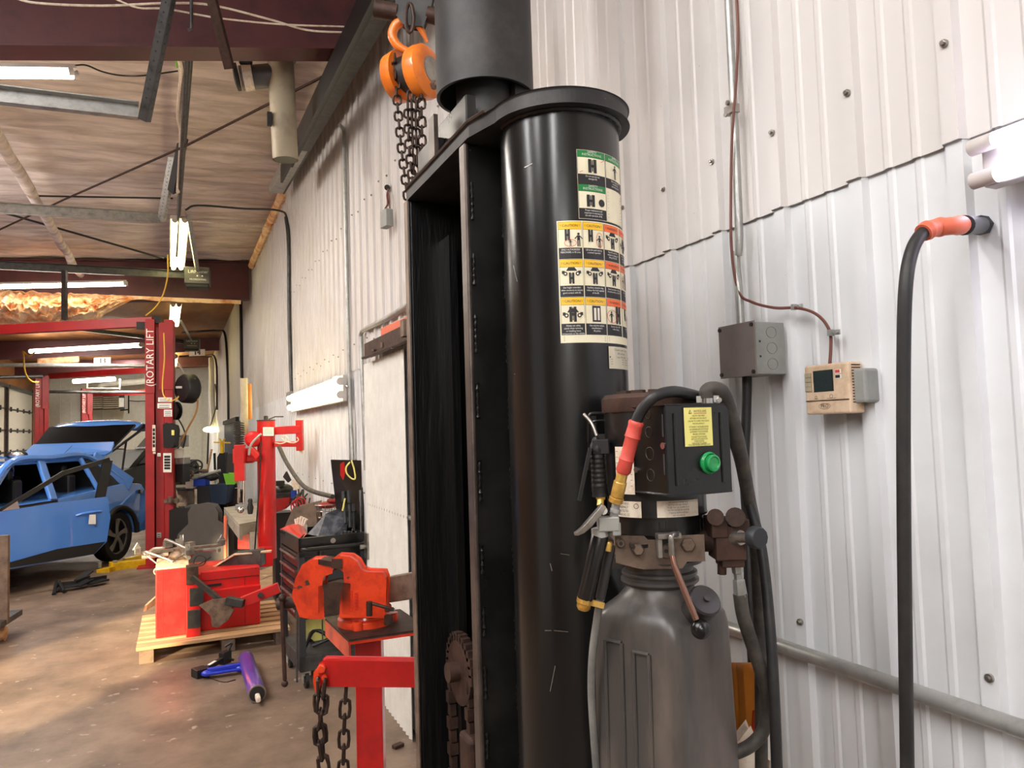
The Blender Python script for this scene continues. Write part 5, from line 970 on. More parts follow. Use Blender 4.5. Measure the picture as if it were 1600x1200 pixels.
# wheels
for cx in (1.38, -1.40):
    for sy in (1, -1):
        wc = KP(cx, sy*.80, .345); ax = cl_*sy
        mb = MB(); mb.lathe(wc, ax, [(.24, -.10), (.33, -.10), (.345, -.07), (.345, .07), (.33, .10), (.25, .10), (.24, .06), (.24, -.08)], 40, False); wh = part('wheel', mb, 'tire', car)
        mb = MB(); mb.lathe(wc, ax, [(.245, .04), (.245, .055), (.22, .03), (.0, .03)], 36, False); part('rim_dish', mb, 'trim_black', wh)
        for k in range(5):
            a = k*math.tau/5+.3; up_ = Z; sd2 = cf_; dr2 = sd2*math.cos(a)+up_*math.sin(a); tn = sd2*-math.sin(a)+up_*math.cos(a); h_ = wc+ax*.072
            mb = MB(); mb.poly3([h_+tn*.02, h_+dr2*.12+tn*.018, h_+dr2*.235+tn*.07, h_+dr2*.24+tn*.0, h_+dr2*.20-tn*.02, h_+dr2*.10-tn*.022, h_-tn*.02], ax*.014); part('spoke', mb, 'galv', wh, bev=.003)
        mb = MB(); mb.lathe(wc+ax*.07, ax, [(.03, 0), (.03, .02)], 14); mb.lathe(wc+ax*.06, ax, [(.235, 0), (.248, 0), (.248, .02), (.235, .02), (.235, 0)], 36, False); part('rim_ring', mb, 'galv', wh)
# open front door
oa = math.radians(35); dd2 = -cf_*math.cos(oa)+cl_*math.sin(oa); dn = cl_*math.cos(oa)+cf_*math.sin(oa)
ho = KP(.92, .90, 0)
def DP_(u, z, w_=0): return ho+dd2*u+Z*z+dn*w_
mb = MB(); mb.poly3([DP_(0, .40), DP_(.10, .33), DP_(1.0, .36), DP_(1.13, .48), DP_(1.17, .75), DP_(1.14, .99), DP_(.55, .97), DP_(.02, .93)], dn*.05)
dor = part('front_door', mb, 'car_blue', car, bev=.02, seg=3)
mb = MB(); mb.poly3([DP_(.06, .33, -.01), DP_(1.0, .35, -.01), DP_(1.12, .47, -.01), DP_(.6, .46, -.01), DP_(.1, .38, -.01)], dn*.075); part('sill_cladding', mb, 'trim_black', dor, bev=.004)
mb = MB(); mb.poly3([DP_(.02, .94), DP_(.10, .94), DP_(.70, 1.33), DP_(1.13, 1.44), DP_(1.20, 1.44), DP_(1.13, 1.0), DP_(1.03, 1.0), DP_(1.07, 1.385), DP_(.75, 1.28), DP_(.14, .97), DP_(1.03, .985), DP_(1.10, .97), DP_(.02, .92)], dn*.03)
mb = MB(); 
for a, b, w_ in (((.04, .95), (.68, 1.33), .05), ((.66, 1.32), (1.19, 1.46), .05), ((1.17, 1.45), (1.08, .98), .11), ((.02, .955), (1.12, 1.0), .022)): mb.bar(DP_(*a, .02), DP_(*b, .02), .03, w_, Z.cross(dn) if abs(a[0]-b[0]) < .2 else Z)
part('window_frame', mb, 'trim_black', dor)
mb = MB(); mb.poly3([DP_(.05, .955, .045), DP_(.22, .965, .045), DP_(.20, 1.05, .045)], dn*.01); part('mirror_mount', mb, 'chrome', dor)
mb = MB(); mb.tube(smooth([DP_(.80, .82, .055), DP_(.88, .84, .08), DP_(1.0, .845, .08), DP_(1.08, .84, .055)], 4), .016, 8); part('door_handle', mb, 'car_blue', dor)
mb = MB(); mb.poly3([DP_(.93, .82, .10), DP_(1.0, .815, .10), DP_(1.0, .70, .10), DP_(.92, .71, .10)], dn*.003); part('paper_tag', mb, 'white', dor)
# raised tailgate
ta = math.radians(25); th0_ = KP(-1.55, 0, 1.475); gd = -cf_*math.cos(ta)+Z*math.sin(ta); gn = (-gd.cross(cl_)).normalized()
if gn.z < 0: gn = -gn
def GP(u, y, w_=0): return th0_+gd*u+cl_*y+gn*w_
mb = MB(); mb.poly3([GP(-.02, -.62), GP(-.02, .62), GP(.10, .64), GP(.26, .60, .05), GP(.26, -.60, .05), GP(.10, -.64)], gn*.03); tg = part('spoiler', mb, 'car_blue', car, bev=.015, seg=3)
mb = MB(); mb.poly3([GP(.20, -.62, .03), GP(.20, .62, .03), GP(.78, .68, .13), GP(.78, -.68, .13)], gn*-.03); part('rear_glass', mb, 'glass', car)
mb = MB(); vs = []
for u, w_, hw in ((.74, .12, .70), (.84, .16, .74), (1.0, .14, .74), (1.12, .02, .70), (1.16, -.12, .64)):
    for y in (-1, -.6, 0, .6, 1): vs.append(GP(u-.05*abs(y)**3, y*hw, w_-.05*abs(y)**4))
mb.add(vs, [(i*5+j, i*5+j+1, i*5+6+j, i*5+5+j) for i in range(4) for j in range(4)], True); o = part('tailgate_panel', mb, 'car_blue', car); s_ = o.modifiers.new('s', 'SOLIDIFY'); s_.thickness = .03
o.modifiers.new('sub', 'SUBSURF').render_levels = 2
mb = MB(); mb.poly3([GP(.18, .60, -.02), GP(1.12, .72, 0), GP(1.12, .60, -.06), GP(.18, .52, -.05)], gn*-.03); mb.poly3([GP(.18, -.60, -.02), GP(1.12, -.72, 0), GP(1.12, -.60, -.06), GP(.18, -.52, -.05)], gn*-.03)
mb.tube([KP(-1.8, .68, 1.02), GP(.55, .62, -.03)], .015, 8); part('tailgate_inner', mb, 'trim_black', car)
mb = MB(); mb.tube([GP(.265, 0, .07), GP(-.0, 0, .04)], .003, 5); part('roof_fin', mb, 'trim_black', car)
t = thing('side_mirror', 'black car door mirror with bright glass set on the roof of the blue car', 'car mirror', KP(.25, .3, 1.47))
mb = MB(); mc_ = C(26, 711, 9.6); mb.ball(mc_, .1, 20, (1.25, .5, .62)); part('shell', mb, 'trim_black', t); mb = MB(); mb.ball(mc_-fx*.035+rx*.02, .085, 18, (1.0, .35, .5)); part('mirror_glass', mb, 'chrome', t); mb = MB(); mb.bar(mc_-Z*.05, V((mc_.x, mc_.y, 1.45)), .05, .05); part('foot', mb, 'trim_black', t)

# ================================================================== TWO-POST LIFTS
LF = []
def lift_post(name, label, base, top, yaw_, far=False):
    t = thing(name, label, 'vehicle lift', base, yaw_); b = V(base); ex = V((math.cos(yaw_), math.sin(yaw_), 0)); ey = V((-ex.y, ex.x, 0))
    def lb2(mb, x0, x1, y0, y1, z0, z1): mb.box(b+ex*(x0+x1)/2+ey*(y0+y1)/2+Z*(z0+z1)/2, (x1-x0, y1-y0, z1-z0), yaw_)
    mb = MB(); lb2(mb, -.17, -.15, 0, .28, .01, top); lb2(mb, .15, .17, 0, .28, .01, top); lb2(mb, -.17, .17, .26, .28, .01, top); lb2(mb, -.17, -.06, -.01, .01, .01, top); lb2(mb, .06, .17, -.01, .01, .01, top); p_ = part('post', mb, 'lift_red', t, bev=.004)
    mb = MB(); lb2(mb, -.05, .05, .05, .2, .2, top-.1); part('carriage', mb, 'lift_red', t)
    mb = MB(); lb2(mb, -.17, -.055, -.02, -.008, top-1.0, top+.0); lb2(mb, .0, .175, -.02, -.008, top-.95, top-.05); part('top_shroud', mb, 'lift_red', t, bev=.002)
    mb = MB(); lb2(mb, -.26, .26, -.12, .4, 0, .025); part('base_plate', mb, 'lift_red', t)
    d = Decal(plane_map(b-ey*.0215+ex*-.112+Z*(top-.52), Z, -ex), ['white']); d.text('(ROTARY LIFT', 0, -.045, .13, 'white', 2, sx=.95); part('maker_lettering', d.mb, ['white'], p_)
    return t, b, ex, ey
t, b, ex, ey = lift_post('lift_post', 'red two-post lift column nearest the camera, hung with stickers and a hose reel', V((-.22, 10.95, 0)), 3.30, -.10)
mb = MB(); ov = b+ex*-.1+Z*3.56; far = Yp(0, 515, 12.6); far = ov+(V((far.x, 12.4, C(0, 518, 10).z))-ov)
pL = C(-30, 517, 10.0); mb.bar(C(240, 503, 10.05), pL, .10, .13); part('overhead_beam', mb, 'lift_red', t, bev=.004)
mb = MB(); mb.box(C(221, 509, 10.0), (.12, .06, .10)); mb.box(C(246, 500, 10.0), (.08, .08, .1)); part('shutoff_switch', mb, 'ink', t)
def stick(px0, py0, px1, py1, mats, dd3=9.9, bars=3):
    a = C(px0, py1, dd3); w_ = (px1-px0)*dd3/FPX; h_ = (py1-py0)*dd3/FPX; d = Decal(plane_map(a, RT, UP), mats+['ink']); d.rect(0, 0, w_, h_, mats[0], 1, 1)
    for i in range(bars): d.rect(w_*.12, h_*(.15+.75*i/bars), w_*.85, h_*(.15+.75*i/bars+.12), 'ink', 2, 1)
    part('sticker', d.mb, mats+['ink'], t)
fd = (b-CAM).dot(FW)
for s5 in ((247, 621, 269, 628, ['white']), (246, 630, 268, 638, ['white']), (256, 640, 269, 647, ['white']), (256, 646, 269, 651, ['white']), (238, 664, 243, 705, ['paper']), (239, 706, 243, 709, ['white']), (246, 708, 251, 713, ['white']), (255, 708, 268, 738, ['white']), (245, 832, 252, 840, ['galv'])): stick(*s5[:4], s5[4], dd3=fd-.06, bars=5 if s5[3]-s5[1] > 20 else 2)
mb = MB(); mb.tube(smooth([C(256, 520, fd-.1), C(257, 560, fd-.1), C(254, 600, fd-.1), C(256, 618, fd-.15), C(266, 626, fd-.2), C(276, 623, fd-.25), C(279, 619, fd-.25)], 6), .008, 8); part('yellow_cord', mb, 'hose_yellow', t)
for sy in ((0, 1, 2)):
    mb = MB(); 
    if sy == 0: mb.bar(C(232, 882, 9.9), C(172, 888, 9.6), .16, .15); mb.bar(C(175, 890, 9.5), C(155, 893, 9.5), .13, .07)
    elif sy == 2: mb.bar(C(226, 868, 10.6), C(195, 876, 10.4), .1, .06)
    else: mb.bar(C(236, 800, 16.5), C(222, 806, 16.5), .14, .12)
    part('lift_arm', mb, 'yellow', t, bev=.006)
mb = MB(); mb.cyl(C(156, 887, 9.45), C(156, 879, 9.45), .02, n=12); mb.cyl(C(180, 880, 9.6), C(180, 876, 9.6), .03, n=12); part('arm_pad', mb, 'galv', t)
mb = MB(); mb.box(C(270, 782, 9.9), (.22, .12, .05)); mb.cyl(C(266, 786, 9.8), C(266, 776, 9.8), .03, n=10); mb.cyl(C(276, 786, 9.8), C(276, 779, 9.8), .025, n=10); part('arm_pin', mb, 'dirty_steel', t)
t2, *_ = lift_post('lift_post', 'red lift column far left beyond the blue car, lettered in white', V((-3.55, 24.87, 0)), 3.6, .30)
mb = MB(); mb.bar(C(78, 588, 22.0), C(250, 577, 21.0), .14, .16); part('overhead_beam', mb, 'lift_red', t2)
t3, *_ = lift_post('lift_post', 'farthest dark red lift column in front of the back wall heater', V((-3.0, 30.9, 0)), 3.6, .25)
mb = MB(); mb.bar(C(140, 616, 28.2), C(250, 612, 25.5), .14, .16); part('overhead_beam', mb, 'lift_red', t3)
# things hung on the near post
t = thing('hose_reel', 'large black hose reel drum fixed to the side of the near red lift post', 'hose reel', C(285, 605, 9.9))
hx = (rx*-.55-fx*.83).normalized(); c_ = C(283, 607, 9.9); mb = MB(); mb.lathe(c_, -hx, [(.10, 0), (.17, .01), (.195, .04), (.20, .16), (.17, .19), (.1, .2)], 36); part('drum', mb, 'trim_black', t)
mb = MB(); mb.box(C(301, 596, 9.95), (.14, .10, .08), -ya); part('outlet', mb, 'trim_black', t, bev=.01)
d = Decal(plane_map(c_+hx*.012, RT, Z), ['galv']); d.rect(-.06, -.0, .07, .03, 'galv', 8, 1); part('badge', d.mb, ['galv'], t)
mb = MB(); mb.tube(smooth([C(305, 600, 9.95), C(309, 620, 9.95), C(306, 645, 9.95), C(292, 672, 9.95), C(284, 690, 9.95)], 6), .012, 8); part('hose', mb, 'hose_tan', t)
t = thing('small_reel', 'small black reel below the large hose reel on the red post', 'cable reel', C(276, 642, 10))
mb = MB(); mb.lathe(C(274, 642, 10.0), hx, [(.05, -.03), (.125, -.028), (.125, -.015), (.08, -.01), (.08, .03), (.125, .035), (.125, .045), (.04, .05)], 26); part('spool', mb, 'trim_black', t)
mb = MB(); mb.tube(smooth([C(279, 655, 10), C(286, 668, 10), C(290, 682, 10), C(286, 700, 10)], 5), .010, 8); part('cable', mb, 'rubber', t)
t = thing('charger_box', 'black angular control box with yellow sticker on the near red post', 'control box', C(266, 700, 9.95))
mb = MB(); mb.poly3([C(256, 699, 9.6), C(255, 664, 9.6), C(260, 661, 9.6), C(271, 665, 9.6), C(273, 672, 9.6), C(271, 697, 9.6), C(264, 700, 9.6)], fx*.14); bx_ = part('case', mb, 'trim_black', t, bev=.006); mb = MB(); mb.poly3([C(268, 672, 9.58), C(272, 672, 9.58), C(272, 680, 9.58), C(268, 680, 9.58)], fx*.01); part('sticker', mb, 'label_yellow', bx_)
one('white_canister', (lambda m: (m.cyl(C(276, 697, 10.1), C(276, 684, 10.1), .08, n=20), m)[1])(MB()), 'white', 'upper white tub with red print beside the black control box', 'canister', 'tubs beside the post', bev=.004)
one('white_canister', (lambda m: (m.cyl(C(276, 715, 10.1), C(276, 702, 10.1), .09, n=20), m)[1])(MB()), 'white', 'lower white tub standing on the black and grey bin', 'canister', 'tubs beside the post', bev=.004)
one('grey_meter', (lambda m: (m.box(C(289, 689, 10.1), (.10, .1, .16)), m)[1])(MB()), 'grey_box', 'grey instrument box hanging by the white tubs', 'instrument', bev=.004)
t = thing('waste_bin', 'tall black bin with light grey lid standing beside the near red post', 'bin', C(280, 755, 10.2))
mb = MB(); mb.box((lambda p: V((p.x, p.y, p.z)))(C(281, 739, 10.2)), (.20, .2, .25), -ya); part('body', mb, 'charcoal', t, bev=.01); mb = MB(); mb.box(C(281, 720, 10.2), (.21, .21, .09), -ya); part('lid', mb, 'galv', t, bev=.01)

# ================================================================== CEILING HARDWARE
def ang(name, label, a, b, w_=.045, h_=.045, m_='galv_dark', up=(0, 0, 1), holes=True, grp='hangers'):
    a, b = V(a), V(b); d_ = (b-a).normalized(); s1 = d_.cross(V(up)).normalized(); s2 = s1.cross(d_); mb = MB()
    mb.bar(a, b, w_, .004, s2); mb.bar(a+s1*w_/2+s2*h_/2, b+s1*w_/2+s2*h_/2, .004, h_, s2)
    t = thing(name, label, 'metal strut', a); part('angle', mb, m_, t)
    if holes:
        mb = MB(); n = int((b-a).length/.05)
        for k in range(1, n):
            c = a+d_*(k*.05); mb.cyl(c-s2*.003, c+s2*.003, .006, n=6); mb.cyl(c+s1*(w_/2-.003)+s2*h_*.5, c+s1*(w_/2+.003)+s2*h_*.5, .006, n=6)
        part('hole_row', mb, 'ink', t)
    return t
def chan(name, label, a, b, w_, h_, m_='galv'):
    a, b = V(a), V(b); mb = MB(); mb.bar(a, b, .006, h_); mb.bar(a+V((0, -.5*w_, h_/2)), b+V((0, -.5*w_, h_/2)), w_, .006); mb.bar(a+V((0, -.5*w_, -h_/2)), b+V((0, -.5*w_, -h_/2)), w_, .006)
    t = thing(name, label, 'door rail', a); part('channel', mb, m_, t); return t, mb
ra, rb = C(-60, 144, 3.7), C(217, 176, 4.1)
chan('support_channel', 'galvanised steel channel hanging across the ceiling, nearest the camera', ra, rb, .05, .085)
chan('support_channel', 'long pale steel channel across the ceiling, second from the camera', C(-60, 322, 7.6), C(250, 341, 8.55), .05, .11)
t, _ = chan('opener_rail', 'dark door opener rail running to the nearest grey opener box', C(-80, 411, 9.8), C(296, 430, 11.4), .05, .11, 'galv_dark')
t, _ = chan('opener_rail', 'steel door opener rail running to the second grey opener box', C(-10, 497, 16), C(300, 536, 19.4), .05, .09, 'galv_dark')
one('cross_pipe', (lambda m: (m.cyl(C(-20, 570, 17.5), C(240, 572, 19.5), .05, n=12), m)[1])(MB()), 'galv', 'grey pipe across the ceiling just below the sign 13', 'pipe')
one('cross_pipe', (lambda m: (m.cyl(C(-20, 590, 19.5), C(66, 588, 20.5), .05, n=12), m)[1])(MB()), 'galv_dark', 'short dark pipe at far left above the garage doors', 'pipe')
one('cross_pipe', (lambda m: (m.cyl(C(50, 612, 24.), C(240, 613, 26), .05, n=12), m)[1])(MB()), 'galv_dark', 'dark rail crossing in front of the back wall heater', 'pipe')
ang('perforated_hanger', 'perforated steel angle hanging from the roof to the nearest channel, left one', C(272, -60, 3.75), C(222, 188, 4.05), .05, .04, 'galv_dark', FW)
ang('perforated_hanger', 'rusty perforated angle ending free in front of the vent pipe', C(314, -60, 3.75), C(357, 108, 4.0), .045, .04, 'rust_steel', FW)
ang('perforated_hanger', 'grey perforated angle hanging to the second channel', C(278, 190, 7.6), C(250, 344, 8.5), .08, .05, 'galv', FW)
ang('perforated_hanger', 'dark perforated angle beside the ceiling conduits', C(286, 205, 7.4), C(266, 300, 8.0), .08, .05, 'ink', FW, False)
ang('perforated_hanger', 'steel angle dropping to the opener rail in front of the orange foam', C(99, 422, 10.4), C(99, 500, 10.6), .06, .05, 'galv_dark', FW, False)
for lab, x0, y0, x1, y1, d0, d1 in (('left steel strap running down to the nearest opener box', 290, 330, 306, 424, 8.8, 11.4), ('steel strap running down to the second opener box', 279, 498, 298, 532, 17, 19.5), ('farthest steel strap dropping towards the black hose reel', 276, 565, 287, 585, 25, 27)):
    ang('strap_hanger', lab, C(x0, y0, d0), C(x1, y1, d1), .09, .05, 'galv', FW, False)
# opener boxes with their white lettering
for k, (x, y, dd3, w_, h_, lab) in enumerate(((309, 433, 11.4, .36, .26, 'nearest grey door opener box with white lettering hanging under the ceiling'), (300, 537, 19.4, .38, .28, 'second grey door opener box, farther away above the hose reel'))):
    t = thing('door_opener', lab, 'door opener', C(x, y, dd3)); c_ = C(x, y, dd3)
    mb = MB(); mb.box(c_, (w_, .3, h_), -.1); cs = part('case', mb, 'opener_grey', t, bev=.01)
    mb = MB(); mb.box(c_-Z*h_*.56, (w_*.9, .26, h_*.3), -.1); part('lamp_lens', mb, 'trim_black', t, bev=.01)
    d = Decal(plane_map(c_+V((-.0, -.152, -h_*.5)), (math.cos(-.1), math.sin(-.1), 0), Z), ['white']); d.text('LiftMaster', 0, h_*.62, .07, 'white', 2); d.text('PROFESSIONAL', 0, h_*.2, .035, 'white', 2); d.rect(-.02, h_*.42, .0, h_*.5, 'white', 2, 1); d.rect(.05, h_*.42, .07, h_*.5, 'white', 2, 1)
    part('lettering', d.mb, ['white'], cs)
# conduits and cable bundle running along the ceiling
t = thing('ceiling_conduit', 'dark conduit running away along the ceiling above the tube lights', 'conduit', (.08, 5, 4.2))
mb = MB(); mb.cyl(on(2, 4.42, 300, 40), on(2, 4.42, 279, 335), .024, n=12); mb.cyl(on(2, 4.38, 293, 60), on(2, 4.38, 276, 400), .018, n=10); part('tube', mb, 'galv_dark', t)
mb = MB(); mb.tube(smooth([C(276, 80, 5.2), C(284, 110, 5.4), C(281, 150, 6), C(279, 185, 6.6), C(283, 215, 7.2), C(278, 300, 8)], 6), .02, 8); one('cable_bundle', mb, 'paper', 'pale taped cable bundle beside the ceiling conduit', 'cable')
mb = MB(); mb.tube([C(273, 78, 5.2), C(277, 105, 5.35)], .008, 6); one('green_wire', mb, 'lime', 'short green wire next to the pale cable bundle', 'wire')
mb = MB(); mb.tube([C(299, -40, 3.9), C(299, 45, 3.9), C(294, 47, 3.9)], .009, 8); one('hanging_rod', mb, 'galv_dark', 'thin rod hanging in front of the nearest roof beam', 'rod')
for lab, P, r_, m_ in (('long thin brace rod rising from the ceiling conduit to the eave rail', [C(516, 114, 5.6), C(290, 228, 6.6)], .011, 'rust_steel'),
                       ('dark brace rod crossing below the foam towards the left', [C(290, 228, 6.8), C(100, 312, 8.2), C(-20, 368, 9.2)], .011, 'rust_steel'),
                       ('dark brace rod slanting down right to the tube light', [C(-20, 325, 9), C(256, 404, 10.2)], .014, 'trim_black'),
                       ('short level rod under the foam beside the purlin', [C(48, 306, 8), C(270, 310, 8.4)], .010, 'trim_black')):
    mb = MB(); mb.tube(P, r_, 8); one('brace_rod', mb, m_, lab, 'rod')
for lab, P, r_, m_ in (('black cable drooping from the conduit to the wall top', [C(290, 328, 8.6), C(310, 321, 8.6), C(380, 326, 8.8), Wl(436, 329, .12), Wl(449, 345, .08), Wl(452, 400, .06)], .012, 'rubber'),
                       ('white cable slung along the nearest maroon beam, upper one', [C(20, -4, 3.6), C(60, 5, 3.65), C(160, 9, 3.8), C(260, 5, 3.9), C(330, 8, 4.0), C(420, 30, 4.2), C(480, 47, 4.3), C(540, 51, 4.4)], .006, 'paper'),
                       ('white cable slung along the nearest maroon beam, lower one', [C(175, -4, 3.8), C(215, 12, 3.8), C(260, 14, 3.9), C(340, 28, 4.0), C(440, 38, 4.2), C(545, 42, 4.4)], .005, 'paper'),
                       ('thin dark cable from the ceiling tube light to the conduit', [C(118, 102, 5.0), C(135, 102, 5.1), C(160, 112, 5.2), C(190, 118, 5.3), C(225, 118, 5.3), C(278, 111, 5.4)], .006, 'rubber'),
                       ('thin pale wire sagging from the twin tube light to the wall', [C(288, 344, 9), C(340, 349, 9.2), C(420, 355, 9.8)], .006, 'paper'),
                       ('yellow cord hanging down towards the red overhead beam', [C(262, 398, 9.5), C(262, 430, 9.5), C(255, 460, 9.7), C(243, 480, 9.8), C(228, 493, 9.9)], .009, 'hose_yellow'),
                       ('yellow cord looping from the far tube light down to the far red column', [C(55, 550, 17), C(45, 556, 17), C(36, 549, 17), C(37, 556, 17), C(38, 575, 17.5), C(42, 588, 18), C(50, 596, 18.5), C(60, 597, 19)], .018, 'hose_yellow')):
    mb = MB(); mb.tube(smooth(P, 6), r_, 7); one('slung_cable', mb, m_, lab, 'cable')
# PVC vent pipe with tee
t = thing('vent_pipe', 'pale grey plastic vent pipe with dark tee branch hanging under the beam', 'pipe', C(440, 170, 5.2))
mb = MB(); a, b = C(438, 88, 5.0), C(446, 250, 5.0); mb.tube([a+Z*.45, a, b], [.087, .087, .084], 28, caps=False); mb.tube([b-Z*0, a], [.078, .078], 28, caps=False); part('tube', mb, 'pvc', t)
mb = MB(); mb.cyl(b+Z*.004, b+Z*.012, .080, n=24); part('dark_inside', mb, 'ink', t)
mb = MB(); mb.cyl(C(376, 122, 4.95), C(428, 118, 5.0), .078, n=24); mb.cyl(a+Z*.06, a-Z*.02, .105, n=20); part('tee', mb, 'duct_grey', t)
mb = MB(); mb.lathe(C(388, 122, 4.93), (C(376, 122, 4.95)-C(428, 118, 5.0)).normalized(), [(.082, -.03), (.084, .03), (.07, .03)], 24); part('white_band', mb, 'paper', t)
mb = MB(); mb.lathe(C(373, 120, 4.95), (C(376, 122, 4.95)-C(428, 118, 5.0)).normalized(), [(.09, 0), (.09, .02), (.05, .03)], 20); mb.box(C(384, 96, 4.9), (.08, .03, .03), -.4); part('end_clamp', mb, 'black_matte', t)
mb = MB(); mb.box(C(421, 186, 4.92), (.03, .03, .09)); part('clip', mb, 'black_matte', t)
# tube lights under the ceiling
tube_fixture('ceiling_tube_light', 'glowing tube light at the upper left, nearest the camera', C(-90, 112, 4.6), C(118, 114, 5.05), -Z, FW, r=.028, gap=.06, width=.1, mt='tube_on')
tube_fixture('ceiling_tube_light', 'glowing twin tube light pointing away beside the nearest opener box', C(281, 343, 9.05), C(277, 419, 11.8), -Z, RT, r=.035, gap=.12, width=.22, mt='tube_warm')
tube_fixture('ceiling_tube_light', 'smaller glowing tube light pointing away above the red lift post', C(275, 476, 15.2), C(272, 508, 17.5), -Z, RT, r=.045, gap=.12, width=.22, mt='tube_warm')
tube_fixture('ceiling_tube_light', 'farthest glowing tube light pointing away beside the red lift post', C(270, 557, 24), C(269, 572, 27.5), -Z, RT, r=.08, gap=.16, width=.3, mt='tube_warm')
tube_fixture('ceiling_tube_light', 'long glowing tube light below the maroon beam lighting the orange foam', C(-30, 448, 10.5), C(198, 443, 11.35), -Z, FW, r=.035, gap=.07, width=.14)
tube_fixture('ceiling_tube_light', 'long glowing tube light above the sign 13', C(48, 549, 19.2), C(222, 539, 18.6), -Z, FW, r=.055, gap=.1, width=.18)
tube_fixture('ceiling_tube_light', 'short glowing tube light hanging on chains before the back wall', C(115, 596, 24.5), C(178, 592, 24.5), -Z, FW, r=.07, gap=.1, width=.2)
mb = MB(); mb.tube([C(136, 597, 24.4), C(136, 607, 24.4), C(187, 607, 24.4), C(187, 592, 24.4)], .03, 6); one('hanging_frame', mb, 'cream', 'cream frame hanging under the short far tube light', 'frame')
# bay number signs
for n_, x, y, dd3 in (('13', 160, 564, 20.3), ('14', 308, 551, 21.5)):
    t = thing('number_sign', 'small white bay sign numbered thirteen, left of the near red post' if n_ == '13' else 'small bay sign numbered fourteen under the second opener box', 'sign', C(x, y, dd3)); mb = MB(); mb.box(C(x, y, dd3), (.46, .02, .19), -ya); p_ = part('board', mb, 'paper', t)
    d = Decal(plane_map(C(x, y+3.4, dd3-.2), RT, Z), ['ink']); [d.text(n_, q_*.011, 0, .2, 'ink', 2) for q_ in (-1, 0, 1)]; part('number', d.mb, ['ink'], p_)
# rust red duct on the third beam, heater, pipes and vents on the back wall
mb = MB(); mb.bar(C(58, 563, 20.2), C(124, 561, 20.5), .1, .2); one('orange_patch', mb, 'foam_orange', 'long orange foam patch on the third roof beam left of sign 13', 'insulation', bev=.05, seg=3)
t = thing('wall_heater', 'dark louvred unit heater high on the back wall', 'heater', C(166, 632, 29))
mb = MB(); mb.box(C(166, 629, 28.9), (1.25, .3, .56), -.3); part('case', mb, 'galv_dark', t)
mb = MB()
for k in range(6):
    for x0, x1 in ((144, 159.5), (162, 185)): mb.bar(C(x0, 621+k*3.3, 28.3), C(x1, 620+k*3.3, 28.3), .1, .04)
part('louvre', mb, 'pvc', t)
mb = MB(); mb.box(C(190, 629, 28.9), (.18, .2, .36)); part('control', mb, 'white', t)
mb = MB(); mb.tube([C(188, 641, 28.7), C(201, 640, 28.7)], .03, 6); mb.tube([C(201, 618, 28.7), C(201, 646, 28.7)], .03, 6); part('gas_pipe', mb, 'trim_black', t)
mb = MB(); mb.tube(smooth([C(157, 605, 28), C(163, 600, 28), C(180, 599, 28), C(225, 595, 28), C(231, 588, 28)], 5), .12, 14); one('flue_pipe', mb, 'door_panel', 'pale horizontal flue pipe near the top of the back wall', 'pipe')
mb = MB(); mb.tube(smooth([C(202, 626, 29.6), C(215, 627, 29.8), C(240, 626, 30)], 4), .02, 6); one('wall_cable', mb, 'galv_dark', 'thin cable running sideways on the back wall by the heater', 'cable')
mb = MB(); mb.tube(smooth([C(-5, 560, 19), C(30, 560, 19), C(36, 565, 19)], 4), .02, 6)
# ================================================================== MORE ON THE RIGHT WALL
for lab, P, r_ in (('thin steel conduit running up the wall to the eave rail, tallest one', [Wl(549, 735, .03), Wl(546, 600, .03), Wl(541, 400, .03), Wl(538, 240, .03), Wl(537, 205, .03), Wl(531, 195, .05)], .014),
                   ('bent steel conduit that turns level towards the lift column', [Wl(572, 735, .03), Wl(569, 650, .03), Wl(564, 540, .03), Wl(565, 520, .03), Wl(573, 513, .03), Wl(600, 500, .03), Wl(645, 472, .03)], .016),
                   ('short steel conduit dropping from the glowing wall tube light', [Wl(531, 603, .05), Wl(541, 603, .05), Wl(546, 612, .03), Wl(548, 660, .03), Wl(552, 735, .03)], .014),
                   ('dark conduit coming down the wall into the tube light end', [Wl(447, 340, .03), Wl(451, 380, .03), Wl(452, 500, .03), Wl(456, 618, .03)], .022)):
    mb = MB(); mb.tube(smooth(P, 5), r_, 10); one('wall_conduit_run', mb, 'galv' if r_ < .02 else 'galv_dark', lab, 'conduit')
t = thing('light_switch_box', 'small grey box at the end of the wall tube light', 'electrical box', Wl(454, 626, .03)); mb = MB(); c_ = Wl(454, 626, .03); mb.box(c_, (.06, .26, .2)); part('box', mb, 'grey_box', t, bev=.004)
t = thing('fixture_end_box', 'white square end box of the wall tube light with conduit', 'electrical box', Wl(529, 605, .05)); mb = MB(); c_ = Wl(529, 605, .05); mb.box(c_, (.07, .17, .17)); part('box', mb, 'white', t, bev=.004)
t = thing('dangling_box', 'small grey electrical box dangling on wires from a hole in the wall', 'electrical box', Wl(604, 355, .04))
c_ = Wl(604, 342, .06); mb = MB(); mb.box(c_, (.045, .085, .105), .2); part('box', mb, 'grey_box', t, bev=.003)
mb = MB(); mb.tube(smooth([Wl(607, 295, .02), Wl(605, 305, .03), Wl(606, 318, .05), Wl(602, 326, .055)], 4), .006, 6); mb.tube(smooth([Wl(605, 294, .02), Wl(608, 308, .03), Wl(609, 325, .05)], 4), .004, 6); part('wires', mb, 'cable_brown', t); mb = MB(); mb.cyl(Wl(605, 293, .018), Wl(605, 293, .026), .018, n=10); part('wall_hole', mb, 'ink', t)
t = thing('rail_bracket', 'rusty steel rail bracket with wooden block fixed high on the wall', 'bracket', Wl(610, 535, .05))
